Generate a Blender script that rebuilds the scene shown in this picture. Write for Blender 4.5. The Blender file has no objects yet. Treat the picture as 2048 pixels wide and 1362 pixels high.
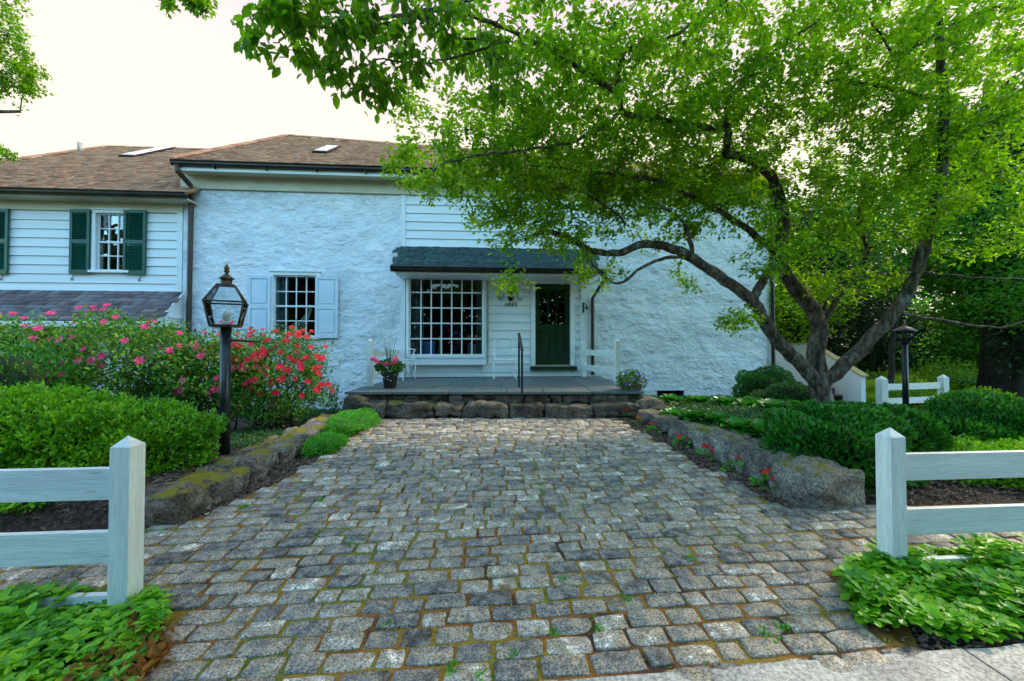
import bpy, math, random
import numpy as np
from mathutils import Vector, Matrix
random.seed(7); RNG = np.random.default_rng(11)
SC = bpy.context.scene; COL = SC.collection
PI = math.pi
# ------------------------------------------------------------------ camera
HC = 1.40; FPX = 795.0; PITCH = math.radians(1.0)
cam = bpy.data.cameras.new('camera'); camo = bpy.data.objects.new('camera', cam); COL.objects.link(camo)
cam.sensor_width = 36; cam.lens = 36 * FPX / 2048; cam.clip_start = .05; cam.clip_end = 900
camo.location = (0, 0, HC); camo.rotation_euler = (PI/2 + PITCH, 0, 0); SC.camera = camo
# ------------------------------------------------------------------ world, sun, exposure
w = bpy.data.worlds.new('World'); SC.world = w; w.use_nodes = True
nt = w.node_tree; nt.nodes.clear()
def wn(t, **k):
    n = nt.nodes.new(t)
    for a, b in k.items(): setattr(n, a, b)
    return n
SUN_EL, SUN_AZ = math.radians(38), math.radians(62)      # azimuth clockwise from +Y
sky = wn('ShaderNodeTexSky'); sky.sky_type = 'NISHITA'; sky.sun_disc = False
sky.sun_elevation = SUN_EL; sky.sun_rotation = SUN_AZ; sky.air_density = 1.2; sky.dust_density = 1.0; sky.ozone_density = 2.0
tc = wn('ShaderNodeTexCoord')
dot = wn('ShaderNodeVectorMath', operation='DOT_PRODUCT'); dot.inputs[1].default_value = Vector((.15, .95, .18)).normalized()
nt.links.new(tc.outputs['Generated'], dot.inputs[0])
mr = wn('ShaderNodeMapRange', interpolation_type='SMOOTHSTEP'); mr.inputs['From Min'].default_value = .0; mr.inputs['From Max'].default_value = .45
nt.links.new(dot.outputs['Value'], mr.inputs['Value'])
sx = wn('ShaderNodeSeparateXYZ'); nt.links.new(tc.outputs['Generated'], sx.inputs[0])
ra = wn('ShaderNodeValToRGB'); nt.links.new(sx.outputs['Z'], ra.inputs[0])
e = ra.color_ramp.elements; e[0].position = 0; e[0].color = (1, .97, .74, 1); e[1].position = .66; e[1].color = (.84, .70, .77, 1)
x_ = e.new(.30); x_.color = (1, .97, .76, 1); x_ = e.new(.47); x_.color = (.99, .86, .75, 1)
sc1 = wn('ShaderNodeVectorMath', operation='SCALE'); nt.links.new(ra.outputs[0], sc1.inputs[0]); sc1.inputs['Scale'].default_value = 4.1
tint = wn('ShaderNodeVectorMath', operation='MULTIPLY'); nt.links.new(sky.outputs[0], tint.inputs[0]); tint.inputs[1].default_value = (1.95, 2.6, 2.5)
mx = wn('ShaderNodeMix', data_type='VECTOR'); nt.links.new(mr.outputs[0], mx.inputs['Factor'])
nt.links.new(tint.outputs[0], mx.inputs['A']); nt.links.new(sc1.outputs[0], mx.inputs['B'])
bg = wn('ShaderNodeBackground'); bg.inputs['Strength'].default_value = .10; nt.links.new(mx.outputs['Result'], bg.inputs[0])
wo = wn('ShaderNodeOutputWorld'); nt.links.new(bg.outputs[0], wo.inputs[0])
sun = bpy.data.lights.new('sun', 'SUN'); suno = bpy.data.objects.new('sun', sun); COL.objects.link(suno)
sun.energy = 1.5; sun.angle = math.radians(10); sun.color = (1, .88, .70)
sdir = Vector((math.sin(SUN_AZ)*math.cos(SUN_EL), math.cos(SUN_AZ)*math.cos(SUN_EL), math.sin(SUN_EL)))
suno.rotation_euler = sdir.to_track_quat('Z', 'Y').to_euler()
SC.view_settings.view_transform = 'Standard'; SC.view_settings.look = 'None'; SC.view_settings.exposure = 1.58; SC.view_settings.gamma = 1
# ------------------------------------------------------------------ geometry helpers
def V(*a): return np.array(a, float)
CP, SP = math.cos(PITCH), math.sin(PITCH)
def ray(px, py):
    dx, dy = (px-1024)/FPX, (681-py)/FPX
    return V(dx, CP - dy*SP, SP + dy*CP)
CAM = V(0, 0, HC)
def at(px, py, Y):
    r = ray(px, py); return CAM + r*(Y/r[1])
def hit(px, py, p, n):
    r = ray(px, py); return CAM + r*(np.dot(n, p-CAM)/np.dot(n, r))
TH = math.radians(4.2)
U = V(math.cos(TH), math.sin(TH), 0); NF = V(math.sin(TH), -math.cos(TH), 0); Z = V(0, 0, 1)
WO = V(.9, 9.85, 0)
def W(s, z, out=0.0): return WO + U*s + NF*out + Z*z
def wp(px, py, out=0.0):
    q = hit(px, py, WO + NF*out, NF) - WO
    return float(np.dot(q, U)), float(q[2])
def sst(t):
    t = np.clip(t, 0, 1); return t*t*(3-2*t)
def edgeR(y): return np.where(y > 3.1, 1.56 + (6.2-y)*.16, 2.05)
def G(x, y):
    x = np.asarray(x, float); y = np.asarray(y, float)
    drive = .05*np.clip(y, -4, 6.6) - .035
    zr = .50 - .065*(y-4) - .50*sst((x-5)/4.5); zr = np.where(y > 14, .50-.65 - .5*sst((x-5)/4.5) + .0*y, zr)
    zr = .17 + (zr-.17)*(.0+sst((y-3.3)/2.6)*np.where(y < 9, 1, 1)) if True else zr
    zl = .27 - .075*(y-4); zl = np.where(y > 11, .27-.525, zl)
    tr = sst((x-edgeR(y)-.52)/.25)*sst((y-3.12)/.25)
    tl = sst((-2.52-x)/.22)*sst((y-2.78)/.22)
    mid = sst((y-6.6)/.6)*(1-tr)*(1-tl)
    z = drive*(1-tr)*(1-tl) + zr*tr + zl*tl - mid*.2
    return z
def ghit(px, py, dz=0.0):
    r = ray(px, py); r = r/r[1]
    Y = np.arange(1.0, 60, .01); p = CAM[None] + r[None]*Y[:, None]
    below = p[:, 2] < G(p[:, 0], Y) + dz
    return p[np.argmax(below)] if below.any() else p[-1]
def newmesh(name, verts, faces):
    me = bpy.data.meshes.new(name); me.from_pydata([tuple(v) for v in verts], [], faces); me.update(); return me
def npmesh(name, verts, faces, smooth=False):          # faces: (n,k) int array or list of such
    me = bpy.data.meshes.new(name)
    fl = faces if isinstance(faces, list) else [faces]
    me.vertices.add(len(verts)); me.vertices.foreach_set('co', np.asarray(verts, np.float32).ravel())
    idx = np.concatenate([f.ravel() for f in fl]).astype(np.int32)
    tot = np.concatenate([np.full(len(f), f.shape[1]) for f in fl]); st = np.concatenate([[0], np.cumsum(tot)[:-1]]).astype(np.int32)
    me.loops.add(len(idx)); me.loops.foreach_set('vertex_index', idx)
    me.polygons.add(len(tot)); me.polygons.foreach_set('loop_start', st)
    if smooth: me.polygons.foreach_set('use_smooth', np.ones(len(tot), bool))
    me.update(calc_edges=True); return me
class Obj: pass
def rootloc(o):
    p = Vector((0, 0, 0))
    while o is not None: p += o.location; o = o.parent
    return p
def link(name, me, m, parent=None, loc=(0, 0, 0), kind=None, label=None, rot=None, scale=None):
    o = bpy.data.objects.new(name, me); COL.objects.link(o); o.parent = parent; o.location = loc
    if rot is not None: o.rotation_euler = rot
    if scale is not None: o.scale = scale
    if m is not None and len(me.materials) == 0: me.materials.append(m)
    if kind: o['kind'] = kind
    if label: o['label'] = label
    return o
class MB:
    """collects shapes in world coordinates, then becomes ONE mesh object"""
    def __init__(s): s.v = []; s.f = []; s.sm = []
    def add(s, vs, fs, smooth=False):
        k = len(s.v); s.v += [tuple(map(float, q)) for q in vs]; s.f += [tuple(i+k for i in f) for f in fs]; s.sm += [smooth]*len(fs); return s
    def box(s, c, a, b, d, hx, hy, hz, taper=1):      # centre, three axes, half sizes
        c = np.asarray(c); vs = []
        for k in (-1, 1):
            t = taper if k > 0 else 1
            for i, j in ((-1, -1), (1, -1), (1, 1), (-1, 1)):
                vs.append(c + a*hx*i*t + b*hy*j*t + d*hz*k)
        return s.add(vs, [(3, 2, 1, 0), (4, 5, 6, 7), (0, 1, 5, 4), (1, 2, 6, 5), (2, 3, 7, 6), (3, 0, 4, 7)])
    def wbox(s, s0, s1, z0, z1, o0, o1):              # box in the facade frame
        c = W((s0+s1)/2, (z0+z1)/2, (o0+o1)/2); return s.box(c, U, -NF, Z, abs(s1-s0)/2, abs(o1-o0)/2, abs(z1-z0)/2)
    def bx(s, x0, x1, y0, y1, z0, z1):
        return s.box(V((x0+x1)/2, (y0+y1)/2, (z0+z1)/2), V(1,0,0), V(0,1,0), Z, abs(x1-x0)/2, abs(y1-y0)/2, abs(z1-z0)/2)
    def tube(s, pts, rad, n=8, cap=True, jit=0.0, smooth=True):
        pts = [np.asarray(p, float) for p in pts]; k0 = len(s.v); m = len(pts)
        if not hasattr(rad, '__len__'): rad = [rad]*m
        ref = V(0, 0, 1) if abs((pts[-1]-pts[0])[2]) < .8*np.linalg.norm(pts[-1]-pts[0]) + 1e-9 else V(1, 0, 0)
        vs = []
        for i, p in enumerate(pts):
            t = pts[min(i+1, m-1)] - pts[max(i-1, 0)]; t = t/(np.linalg.norm(t)+1e-9)
            a = np.cross(ref, t); a /= np.linalg.norm(a)+1e-9; b = np.cross(t, a)
            for j in range(n):
                th = 2*PI*j/n; r = rad[i]*(1 + (random.uniform(-jit, jit) if jit else 0))
                vs.append(p + (a*math.cos(th) + b*math.sin(th))*r)
        fs = [(i*n+j, i*n+(j+1) % n, (i+1)*n+(j+1) % n, (i+1)*n+j) for i in range(m-1) for j in range(n)]
        if cap: fs += [tuple(range(n-1, -1, -1)), tuple(range((m-1)*n, m*n))]
        return s.add(vs, fs, smooth)
    def lathe(s, c, prof, n=16, smooth=True):
        pts = [c + Z*h for r, h in prof]; vs = []; c = np.asarray(c)
        for r, h in prof:
            for j in range(n): vs.append(c + V(math.cos(2*PI*j/n)*r, math.sin(2*PI*j/n)*r, h))
        m = len(prof)
        fs = [(i*n+j, i*n+(j+1) % n, (i+1)*n+(j+1) % n, (i+1)*n+j) for i in range(m-1) for j in range(n)]
        fs += [tuple(range(n-1, -1, -1)), tuple(range((m-1)*n, m*n))]
        return s.add(vs, fs, smooth)
    def build(s, name, m, parent=None, kind=None, label=None, bevel=0, loc=None):
        if loc is None: off = rootloc(parent) if parent else Vector((0, 0, 0))
        else: off = Vector(loc) + (rootloc(parent) if parent else Vector((0, 0, 0)))
        me = newmesh(name, [(a-off[0], b-off[1], c-off[2]) for a, b, c in s.v], s.f)
        if any(s.sm): me.polygons.foreach_set('use_smooth', s.sm)
        o = link(name, me, m, parent, loc if loc is not None else (0, 0, 0), kind, label)
        if bevel:
            b = o.modifiers.new('bevel', 'BEVEL'); b.width = bevel; b.segments = 2; b.limit_method = 'ANGLE'
        return o
def thing(name, label, cat, loc=(0, 0, 0), group=None, rotz=0):
    o = bpy.data.objects.new(name, None); COL.objects.link(o); o.location = loc; o.rotation_euler = (0, 0, rotz); o.empty_display_size = .1
    return tag(o, label, cat, group)
def tag(o, label, cat, group=None, kind=None):
    o['label'] = label; o['category'] = cat
    if group: o['group'] = group
    if kind: o['kind'] = kind
    return o
def copy_tree(o, parent=None):
    c = o.copy(); COL.objects.link(c); c.parent = parent
    for ch in list(o.children): copy_tree(ch, c)
    return c
def rects(s0, s1, z0, z1, holes):
    ss = sorted({s0, s1, *[h[0] for h in holes], *[h[1] for h in holes]}); zs = sorted({z0, z1, *[h[2] for h in holes], *[h[3] for h in holes]})
    out = []
    for a, b in zip(ss[:-1], ss[1:]):
        for c, d in zip(zs[:-1], zs[1:]):
            m, n = (a+b)/2, (c+d)/2
            if any(h[0] < m < h[1] and h[2] < n < h[3] for h in holes) or not (s0 < m < s1 and z0 < n < z1): continue
            out.append((a, b, c, d))
    return out
# scatter a template: verts (k,3), faces list; R (n,3,3), scale (n,) or (n,3), t (n,3)
def scatter(tv, tf, R, s, t):
    tv = np.asarray(tv, float); s = np.asarray(s, float)
    if s.ndim == 1: s = s[:, None].repeat(3, 1)
    v = np.einsum('nij,nkj->nki', R, tv[None]*s[:, None, :]) + t[:, None, :]
    n, k = len(t), len(tv); off = (np.arange(n)*k)
    by = {}
    for f in tf: by.setdefault(len(f), []).append(f)
    fl = [(np.array(fs)[None] + off[:, None, None]).reshape(-1, kk) for kk, fs in by.items()]
    return v.reshape(-1, 3), fl
def frames(dirv, up):                                    # x along dir, z near up
    x = dirv/(np.linalg.norm(dirv, axis=1, keepdims=True)+1e-9)
    y = np.cross(up, x); y /= np.linalg.norm(y, axis=1, keepdims=True)+1e-9
    z = np.cross(x, y); return np.stack([x, y, z], axis=2)
LEAF_V = [(0, 0, 0), (.33, .26, .07), (.72, .20, .05), (1, 0, -.10), (.72, -.20, .05), (.33, -.26, .07)]
LEAF_F = [(0, 3, 2, 1), (0, 5, 4, 3)]
SMALL_V = [(0, 0, 0), (.5, .25, .04), (1, 0, -.05), (.5, -.25, .04)]; SMALL_F = [(0, 1, 2, 3)]
def rdir(n): 
    d = RNG.normal(size=(n, 3)); return d/np.linalg.norm(d, axis=1, keepdims=True)
def leaves_obj(name, pts, dirs, ups, size, m, parent, tv=LEAF_V, tf=LEAF_F, kind='stuff', sizevar=.3):
    n = len(pts); s = size*(1 + RNG.uniform(-sizevar, sizevar, n))
    off = np.array(rootloc(parent)) if parent else np.zeros(3)
    v, fl = scatter(tv, tf, frames(dirs, ups), s, pts-off)
    return link(name, npmesh(name, v, fl), m, parent, kind=kind)
# ------------------------------------------------------------------ materials
def mat(name, cols, scale=6., detail=6., rough=.75, bump=None, bmask=False, rand=0., speck=None, transl=0., spec=.4, metal=0., stretch=None, moss=None, tcol=None, ramp=(.37, .63), coords='Object', edge=None):
    """cols: list of colours; noise (scale) runs through them; rand: how far the per-object/per-island random shifts; speck: (scale, dark, light) fine grain"""
    m = bpy.data.materials.new(name); m.use_nodes = True; t = m.node_tree; N = t.nodes; L = t.links; N.clear()
    out = N.new('ShaderNodeOutputMaterial'); p = N.new('ShaderNodeBsdfPrincipled')
    p.inputs['Roughness'].default_value = rough; p.inputs['Specular IOR Level'].default_value = spec; p.inputs['Metallic'].default_value = metal
    co = N.new('ShaderNodeTexCoord'); oi = N.new('ShaderNodeObjectInfo'); geo = N.new('ShaderNodeNewGeometry')
    sc = N.new('ShaderNodeVectorMath'); sc.operation = 'SCALE'; cmb = N.new('ShaderNodeCombineXYZ')
    for i in range(3): L.new(oi.outputs['Random'], cmb.inputs[i])
    L.new(cmb.outputs[0], sc.inputs[0]); sc.inputs['Scale'].default_value = 37.
    ad = N.new('ShaderNodeVectorMath'); ad.operation = 'ADD'; L.new(co.outputs[coords], ad.inputs[0]); L.new(sc.outputs[0], ad.inputs[1])
    vec = ad.outputs[0]
    if stretch:
        mp = N.new('ShaderNodeMapping'); mp.inputs['Scale'].default_value = stretch; L.new(vec, mp.inputs[0]); vec = mp.outputs[0]
    def noise(s, d=4., r=.6):
        n = N.new('ShaderNodeTexNoise'); n.inputs['Scale'].default_value = s; n.inputs['Detail'].default_value = d; n.inputs['Roughness'].default_value = r; L.new(vec, n.inputs['Vector']); return n
    def math_(op, a, b, clamp=False):
        q = N.new('ShaderNodeMath'); q.operation = op; q.use_clamp = clamp
        for i, x in enumerate((a, b)):
            if isinstance(x, (int, float)): q.inputs[i].default_value = x
            else: L.new(x, q.inputs[i])
        return q.outputs[0]
    n1 = noise(scale, detail)
    f = N.new('ShaderNodeMapRange'); f.inputs['From Min'].default_value = ramp[0]; f.inputs['From Max'].default_value = ramp[1]; L.new(n1.outputs[0], f.inputs['Value']); fac = f.outputs[0]
    if rand:
        rr = math_('FRACT', math_('ADD', geo.outputs['Random Per Island'], oi.outputs['Random']), 0.)
        fac = math_('ADD', math_('MULTIPLY', fac, 1-rand), math_('MULTIPLY', rr, rand), True)
    cr = N.new('ShaderNodeValToRGB'); L.new(fac, cr.inputs[0]); E = cr.color_ramp.elements
    for i, c in enumerate(cols):
        pos = i/max(1, len(cols)-1); el = E[0] if i == 0 else (E[len(E)-1] if i == len(cols)-1 else E.new(pos)); el.position = pos; el.color = (*c, 1)
    if len(cols) == 1: E[1].color = (*cols[0], 1)
    col = cr.outputs[0]
    if speck:
        n2 = noise(speck[0], 3., .7); mr_ = N.new('ShaderNodeMapRange'); mr_.inputs['From Min'].default_value = .36; mr_.inputs['From Max'].default_value = .64
        mr_.inputs['To Min'].default_value = speck[1]; mr_.inputs['To Max'].default_value = speck[2]; L.new(n2.outputs[0], mr_.inputs['Value'])
        vm = N.new('ShaderNodeVectorMath'); vm.operation = 'SCALE'; L.new(col, vm.inputs[0]); L.new(mr_.outputs[0], vm.inputs['Scale']); col = vm.outputs[0]
    if moss:                                             # (colour, scale, threshold, upward only)
        n3 = noise(moss[1], 5., .65); q = N.new('ShaderNodeMapRange'); q.inputs['From Min'].default_value = moss[2]; q.inputs['From Max'].default_value = moss[2]+.07; L.new(n3.outputs[0], q.inputs['Value']); mf = q.outputs[0]
        if moss[3]:
            sp = N.new('ShaderNodeSeparateXYZ'); L.new(geo.outputs['Normal'], sp.inputs[0])
            u = N.new('ShaderNodeMapRange'); u.inputs['From Min'].default_value = .3; u.inputs['From Max'].default_value = .8; L.new(sp.outputs['Z'], u.inputs['Value']); mf = math_('MULTIPLY', mf, u.outputs[0])
        mm = N.new('ShaderNodeMix'); mm.data_type = 'RGBA'; L.new(mf, mm.inputs['Factor']); L.new(col, mm.inputs['A']); mm.inputs['B'].default_value = (*moss[0], 1); col = mm.outputs['Result']
    L.new(col, p.inputs['Base Color'])
    if bump:
        prev = None
        for (bs, st, di) in bump:
            nb = noise(bs, 6., .62); b = N.new('ShaderNodeBump'); b.inputs['Strength'].default_value = st; b.inputs['Distance'].default_value = di
            hgt = nb.outputs[0]
            if bmask:
                mk = noise(bs*.23, 3.); k_ = N.new('ShaderNodeMapRange'); k_.inputs['From Min'].default_value = .38; k_.inputs['From Max'].default_value = .62; k_.inputs['To Min'].default_value = .15; L.new(mk.outputs[0], k_.inputs['Value']); hgt = math_('MULTIPLY', hgt, k_.outputs[0])
            L.new(hgt, b.inputs['Height'])
            if prev: L.new(prev, b.inputs['Normal'])
            prev = b.outputs[0]
        L.new(prev, p.inputs['Normal'])
    sh = p.outputs[0]
    if transl:
        tr = N.new('ShaderNodeBsdfTranslucent'); ms = N.new('ShaderNodeMixShader'); ms.inputs[0].default_value = transl
        g = N.new('ShaderNodeVectorMath'); g.operation = 'MULTIPLY'; L.new(col, g.inputs[0]); g.inputs[1].default_value = tcol or (1.8, 1.7, .6); L.new(g.outputs[0], tr.inputs[0])
        L.new(p.outputs[0], ms.inputs[1]); L.new(tr.outputs[0], ms.inputs[2]); sh = ms.outputs[0]
    L.new(sh, out.inputs[0]); return m
def glassmat(name, tint=(.9, .95, .95), ior=1.45):
    m = bpy.data.materials.new(name); m.use_nodes = True; t = m.node_tree; t.nodes.clear()
    o = t.nodes.new('ShaderNodeOutputMaterial'); a = t.nodes.new('ShaderNodeBsdfTransparent'); a.inputs[0].default_value = (*tint, 1)
    g = t.nodes.new('ShaderNodeBsdfGlossy'); g.inputs['Roughness'].default_value = .01; f = t.nodes.new('ShaderNodeFresnel'); f.inputs[0].default_value = ior
    x = t.nodes.new('ShaderNodeMixShader'); t.links.new(f.outputs[0], x.inputs[0]); t.links.new(a.outputs[0], x.inputs[1]); t.links.new(g.outputs[0], x.inputs[2]); t.links.new(x.outputs[0], o.inputs[0]); return m
M = dict(
 stucco=mat('stucco', [(.74, .78, .82), (.84, .84, .84)], 1.6, 8, .9, [(2.2, .7, .17), (6., .8, .08), (19., .6, .03)], stretch=(1, 1, 1.5), speck=(5, .93, 1.05), moss=((.64, .68, .68), 1.1, .56, False), bmask=True),
 clap=mat('painted_clapboard', [(.70, .74, .75), (.82, .83, .82)], 2., 5, .55, [(30, .15, .004)], stretch=(.25, 1, 3), rand=.35),
 trim=mat('white_trim', [(.74, .77, .78), (.82, .82, .80)], 3., 5, .5, [(25, .1, .003)]),
 fence=mat('fence_paint', [(.68, .69, .66), (.86, .84, .78)], 5., 8, .55, [(22, .5, .006), (90, .4, .002)], stretch=(.22, 1, 4), rand=.3, speck=(40, .88, 1.05), moss=((.34, .31, .25), 14., .655, False)),
 post=mat('fence_post_paint', [(.70, .70, .66), (.88, .86, .78)], 5., 8, .55, [(22, .5, .006), (90, .4, .002)], stretch=(4, 4, .3), rand=.2, speck=(40, .88, 1.05), moss=((.34, .31, .25), 14., .655, False)),
 cream=mat('cream_soffit', [(.55, .50, .38), (.64, .58, .44)], 2., 5, .6),
 gutter=mat('dark_gutter', [(.012, .009, .008), (.03, .02, .018)], 3., 4, .3),
 downsp=mat('brown_downspout', [(.05, .025, .015), (.07, .035, .02)], 3., 4, .4),
 shing=mat('brown_shingle', [(.20, .085, .05), (.36, .165, .09), (.46, .215, .115), (.58, .31, .17)], 3, 4, .9, [(60, .4, .004)], rand=.7, speck=(180, .75, 1.2)),
 shing2=mat('grey_shingle', [(.09, .07, .08), (.17, .12, .12), (.20, .18, .20), (.28, .20, .19)], 3, 4, .9, [(60, .4, .004)], rand=.8, speck=(180, .75, 1.2)),
 shing3=mat('slate_green_shingle', [(.025, .05, .055), (.045, .085, .085), (.06, .10, .10)], 3, 4, .85, [(60, .4, .004)], rand=.8, speck=(180, .75, 1.2)),
 green=mat('green_shutter_paint', [(.006, .07, .05), (.01, .10, .07)], 3, 4, .4),
 door=mat('dark_green_door_paint', [(.004, .028, .010), (.006, .04, .014)], 3, 4, .3),
 blue=mat('pale_blue_shutter_paint', [(.58, .67, .75), (.68, .75, .80)], 3, 4, .5, [(30, .1, .003)]),
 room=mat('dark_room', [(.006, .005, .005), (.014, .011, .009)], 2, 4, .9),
 curtain=mat('sheer_curtain', [(.12, .18, .18), (.22, .30, .29)], 6, 4, .9, transl=.3, tcol=(1, 1, 1)),
 glass=glassmat('window_glass'), lampglass=glassmat('lamp_glass', (.93, .95, .95), 1.35),
 black=mat('black_iron', [(.006, .008, .012), (.02, .022, .028)], 12, 4, .38, [(40, .2, .002)], spec=.5),
 brass=mat('aged_brass', [(.04, .028, .015), (.14, .085, .04)], 14, 5, .4, metal=.6),
 white=mat('white_iron', [(.78, .82, .80), (.86, .86, .82)], 12, 4, .4),
 bulb=mat('white_bulb', [(.85, .85, .82)], 3, 2, .25),
 sett=mat('granite_sett', [(.055, .045, .040), (.13, .115, .105), (.21, .19, .165), (.33, .25, .165), (.34, .31, .27), (.78, .66, .50)], 16, 9, .68, [(22, .7, .012), (110, .6, .004)], rand=.5, speck=(110, .30, 2.1), moss=((.20, .14, .045), 7., .63, False)),
 joint=mat('mossy_joint_earth', [(.08, .035, .015), (.30, .12, .02), (.30, .19, .02), (.13, .16, .018)], 2.6, 8, .95, [(70, .8, .012)], speck=(160, .5, 1.5)),
 curb=mat('pale_granite', [(.30, .27, .24), (.52, .47, .41)], 3, 8, .75, [(60, .5, .006)], speck=(70, .55, 1.5)),
 stone=mat('field_stone', [(.09, .075, .06), (.20, .17, .14), (.32, .27, .22), (.46, .42, .35)], 4.5, 9, .9, [(6, 1., .14), (22, 1., .05), (70, .8, .015)], rand=.3, speck=(45, .5, 1.6), moss=((.20, .19, .02), 4.5, .50, True)),
 stone2=mat('mossy_field_stone', [(.09, .065, .05), (.20, .15, .115), (.34, .26, .20), (.48, .40, .32)], 4.5, 9, .9, [(6, 1., .14), (22, 1., .05), (70, .8, .015)], rand=.3, speck=(45, .45, 1.6), moss=((.36, .28, .02), 4.2, .475, True)),
 stoned=mat('step_stone', [(.05, .036, .028), (.12, .085, .062), (.20, .15, .11), (.30, .24, .18)], 5, 9, .9, [(6, 1., .14), (22, 1., .05), (70, .8, .015)], rand=.4, speck=(45, .45, 1.6), moss=((.10, .11, .02), 3.2, .52, True)),
 mortar=mat('stone_mortar', [(.04, .035, .03), (.12, .10, .08)], 6, 8, .95, [(30, .6, .02)]),
 flag=mat('bluestone', [(.085, .12, .125), (.13, .155, .15), (.17, .155, .13)], 3.5, 7, .6, [(20, .3, .006)], rand=.5, speck=(60, .8, 1.15)),
 soil=mat('soil', [(.03, .018, .012), (.07, .042, .03), (.14, .085, .06)], 26, 9, .95, [(24, 1., .05), (90, 1., .02)], speck=(120, .4, 1.7)),
 chip=mat('bark_mulch', [(.05, .028, .02), (.12, .07, .05), (.20, .12, .08), (.34, .23, .17)], 5, 4, .9, rand=.9),
 bark=mat('grey_bark', [(.05, .032, .022), (.14, .10, .072), (.27, .21, .16)], 9, 9, .9, [(12, 1., .08), (45, 1., .03)], stretch=(1.6, 1.6, .5), moss=((.30, .36, .31), 5., .58, False), speck=(60, .55, 1.5)),
 dbark=mat('dark_bark', [(.018, .014, .012), (.05, .038, .03)], 7, 9, .9, [(10, .9, .035)], stretch=(1.6, 1.6, .5)),
 leaf=mat('bright_green_leaf', [(.06, .15, .012), (.15, .27, .012), (.25, .39, .014), (.36, .48, .02)], 1.2, 4, .45, rand=.65, transl=.5, tcol=(1.6, 1.9, .4)),
 leaf2=mat('olive_leaf', [(.04, .12, .012), (.10, .24, .014), (.18, .33, .02)], 1.2, 4, .4, rand=.65, transl=.55, tcol=(2.0, 1.9, .4)),
 leafb=mat('woodland_leaf', [(.015, .08, .012), (.04, .17, .014), (.09, .27, .016), (.15, .36, .02)], .5, 4, .5, rand=.5, transl=.4),
 leafd=mat('evergreen_leaf', [(.008, .03, .014), (.016, .055, .018), (.03, .085, .02)], .7, 4, .5, rand=.5, transl=.2),
 leafy=mat('sunlit_undergrowth_leaf', [(.12, .26, .015), (.22, .38, .02), (.34, .46, .03)], .7, 4, .5, rand=.6, transl=.4),  # leaf colour brightened to carry the sunlight on the undergrowth
 hedge=mat('yew_needle', [(.03, .13, .010), (.09, .28, .012), (.22, .46, .016), (.34, .58, .02)], 2.4, 4, .45, rand=.6, transl=.3),
 hedged=mat('boxwood_leaf', [(.016, .08, .012), (.035, .17, .015), (.06, .26, .018)], 2.4, 4, .45, rand=.6, transl=.25),
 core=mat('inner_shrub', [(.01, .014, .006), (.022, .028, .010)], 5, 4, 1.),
 twig=mat('shrub_twig', [(.06, .035, .022), (.14, .085, .055)], 8, 4, .9),
 rosel=mat('rose_leaf', [(.014, .07, .014), (.03, .13, .018), (.05, .18, .02), (.08, .24, .02), (.11, .30, .02), (.14, .32, .02), (.34, .13, .03)], 1.6, 4, .45, rand=.85, transl=.3),
 pink=mat('pink_petal', [(.85, .04, .20), (.95, .12, .32)], 8, 3, .5, rand=.4, transl=.3, tcol=(1.1, 1.1, 1.1)),
 red=mat('red_petal', [(.72, .006, .02), (.85, .02, .05), (.85, .03, .16)], 8, 3, .5, rand=.6, transl=.3, tcol=(1.1, 1.1, 1.1)),
 scarlet=mat('scarlet_petal', [(.75, .01, .008), (.9, .03, .02)], 8, 3, .5, rand=.4, transl=.25, tcol=(1.1, 1.1, 1.1)),
 violet=mat('violet_petal', [(.06, .05, .45), (.25, .18, .70), (.6, .55, .8)], 8, 3, .5, rand=.9),
 whitep=mat('white_petal', [(.8, .8, .7)], 8, 3, .5),
 pachy=mat('pachysandra_leaf', [(.035, .16, .012), (.07, .27, .012), (.14, .40, .014), (.24, .52, .018), (.36, .50, .03)], 2.5, 4, .42, rand=.7, transl=.3),
 sedum=mat('sedum_leaf', [(.05, .24, .02), (.10, .38, .03), (.16, .48, .05)], 4, 4, .5, rand=.6, transl=.3),
 hosta=mat('hosta_leaf', [(.02, .15, .015), (.05, .28, .02)], 3, 4, .38, rand=.6, transl=.3),
 vinca=mat('vinca_leaf', [(.02, .07, .02), (.045, .13, .03), (.08, .18, .05)], 3, 4, .45, rand=.6, transl=.25),
 dry=mat('dry_leaf', [(.20, .08, .02), (.40, .18, .05)], 4, 4, .8, rand=.7, transl=.3),
 fallen=mat('fallen_leaf_green', [(.35, .55, .25)], 4, 4, .6),
 grass=mat('woodland_floor', [(.03, .05, .012), (.09, .16, .02), (.20, .28, .03)], .35, 8, .95, [(20, .6, .04)]),
 asphalt=mat('asphalt', [(.045, .045, .047), (.06, .058, .056)], 5, 7, .9, [(90, .5, .006)]),
 rail=mat('yellow_pine_cap', [(.50, .34, .14), (.62, .44, .20)], 4, 5, .6, stretch=(1, 4, 4)),
 tread=mat('worn_tread', [(.16, .10, .065), (.24, .15, .10)], 4, 5, .7),
 pot=mat('dark_pot', [(.02, .012, .012), (.035, .02, .02)], 4, 4, .5),
 steel=mat('grey_metal', [(.30, .25, .22), (.4, .33, .28)], 4, 4, .5),
 skyl=mat('skylight_reflection_white', [(.8, .8, .8)], 2, 2, .15, spec=.8),  # white base colour stands in for the sky reflected in the glass
 net=mat('ivory_lattice', [(.75, .72, .58)], 4, 4, .6),
 book=mat('book_spine', [(.25, .05, .04), (.05, .10, .3), (.45, .4, .3), (.06, .22, .12)], 8, 2, .6, rand=.9),
 toyg=mat('lime_plastic', [(.12, .55, .06)], 4, 2, .4), toyb=mat('blue_plastic', [(.05, .16, .5)], 4, 2, .4), toyr=mat('red_cloth', [(.35, .03, .06)], 4, 2, .7),
)
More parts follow.
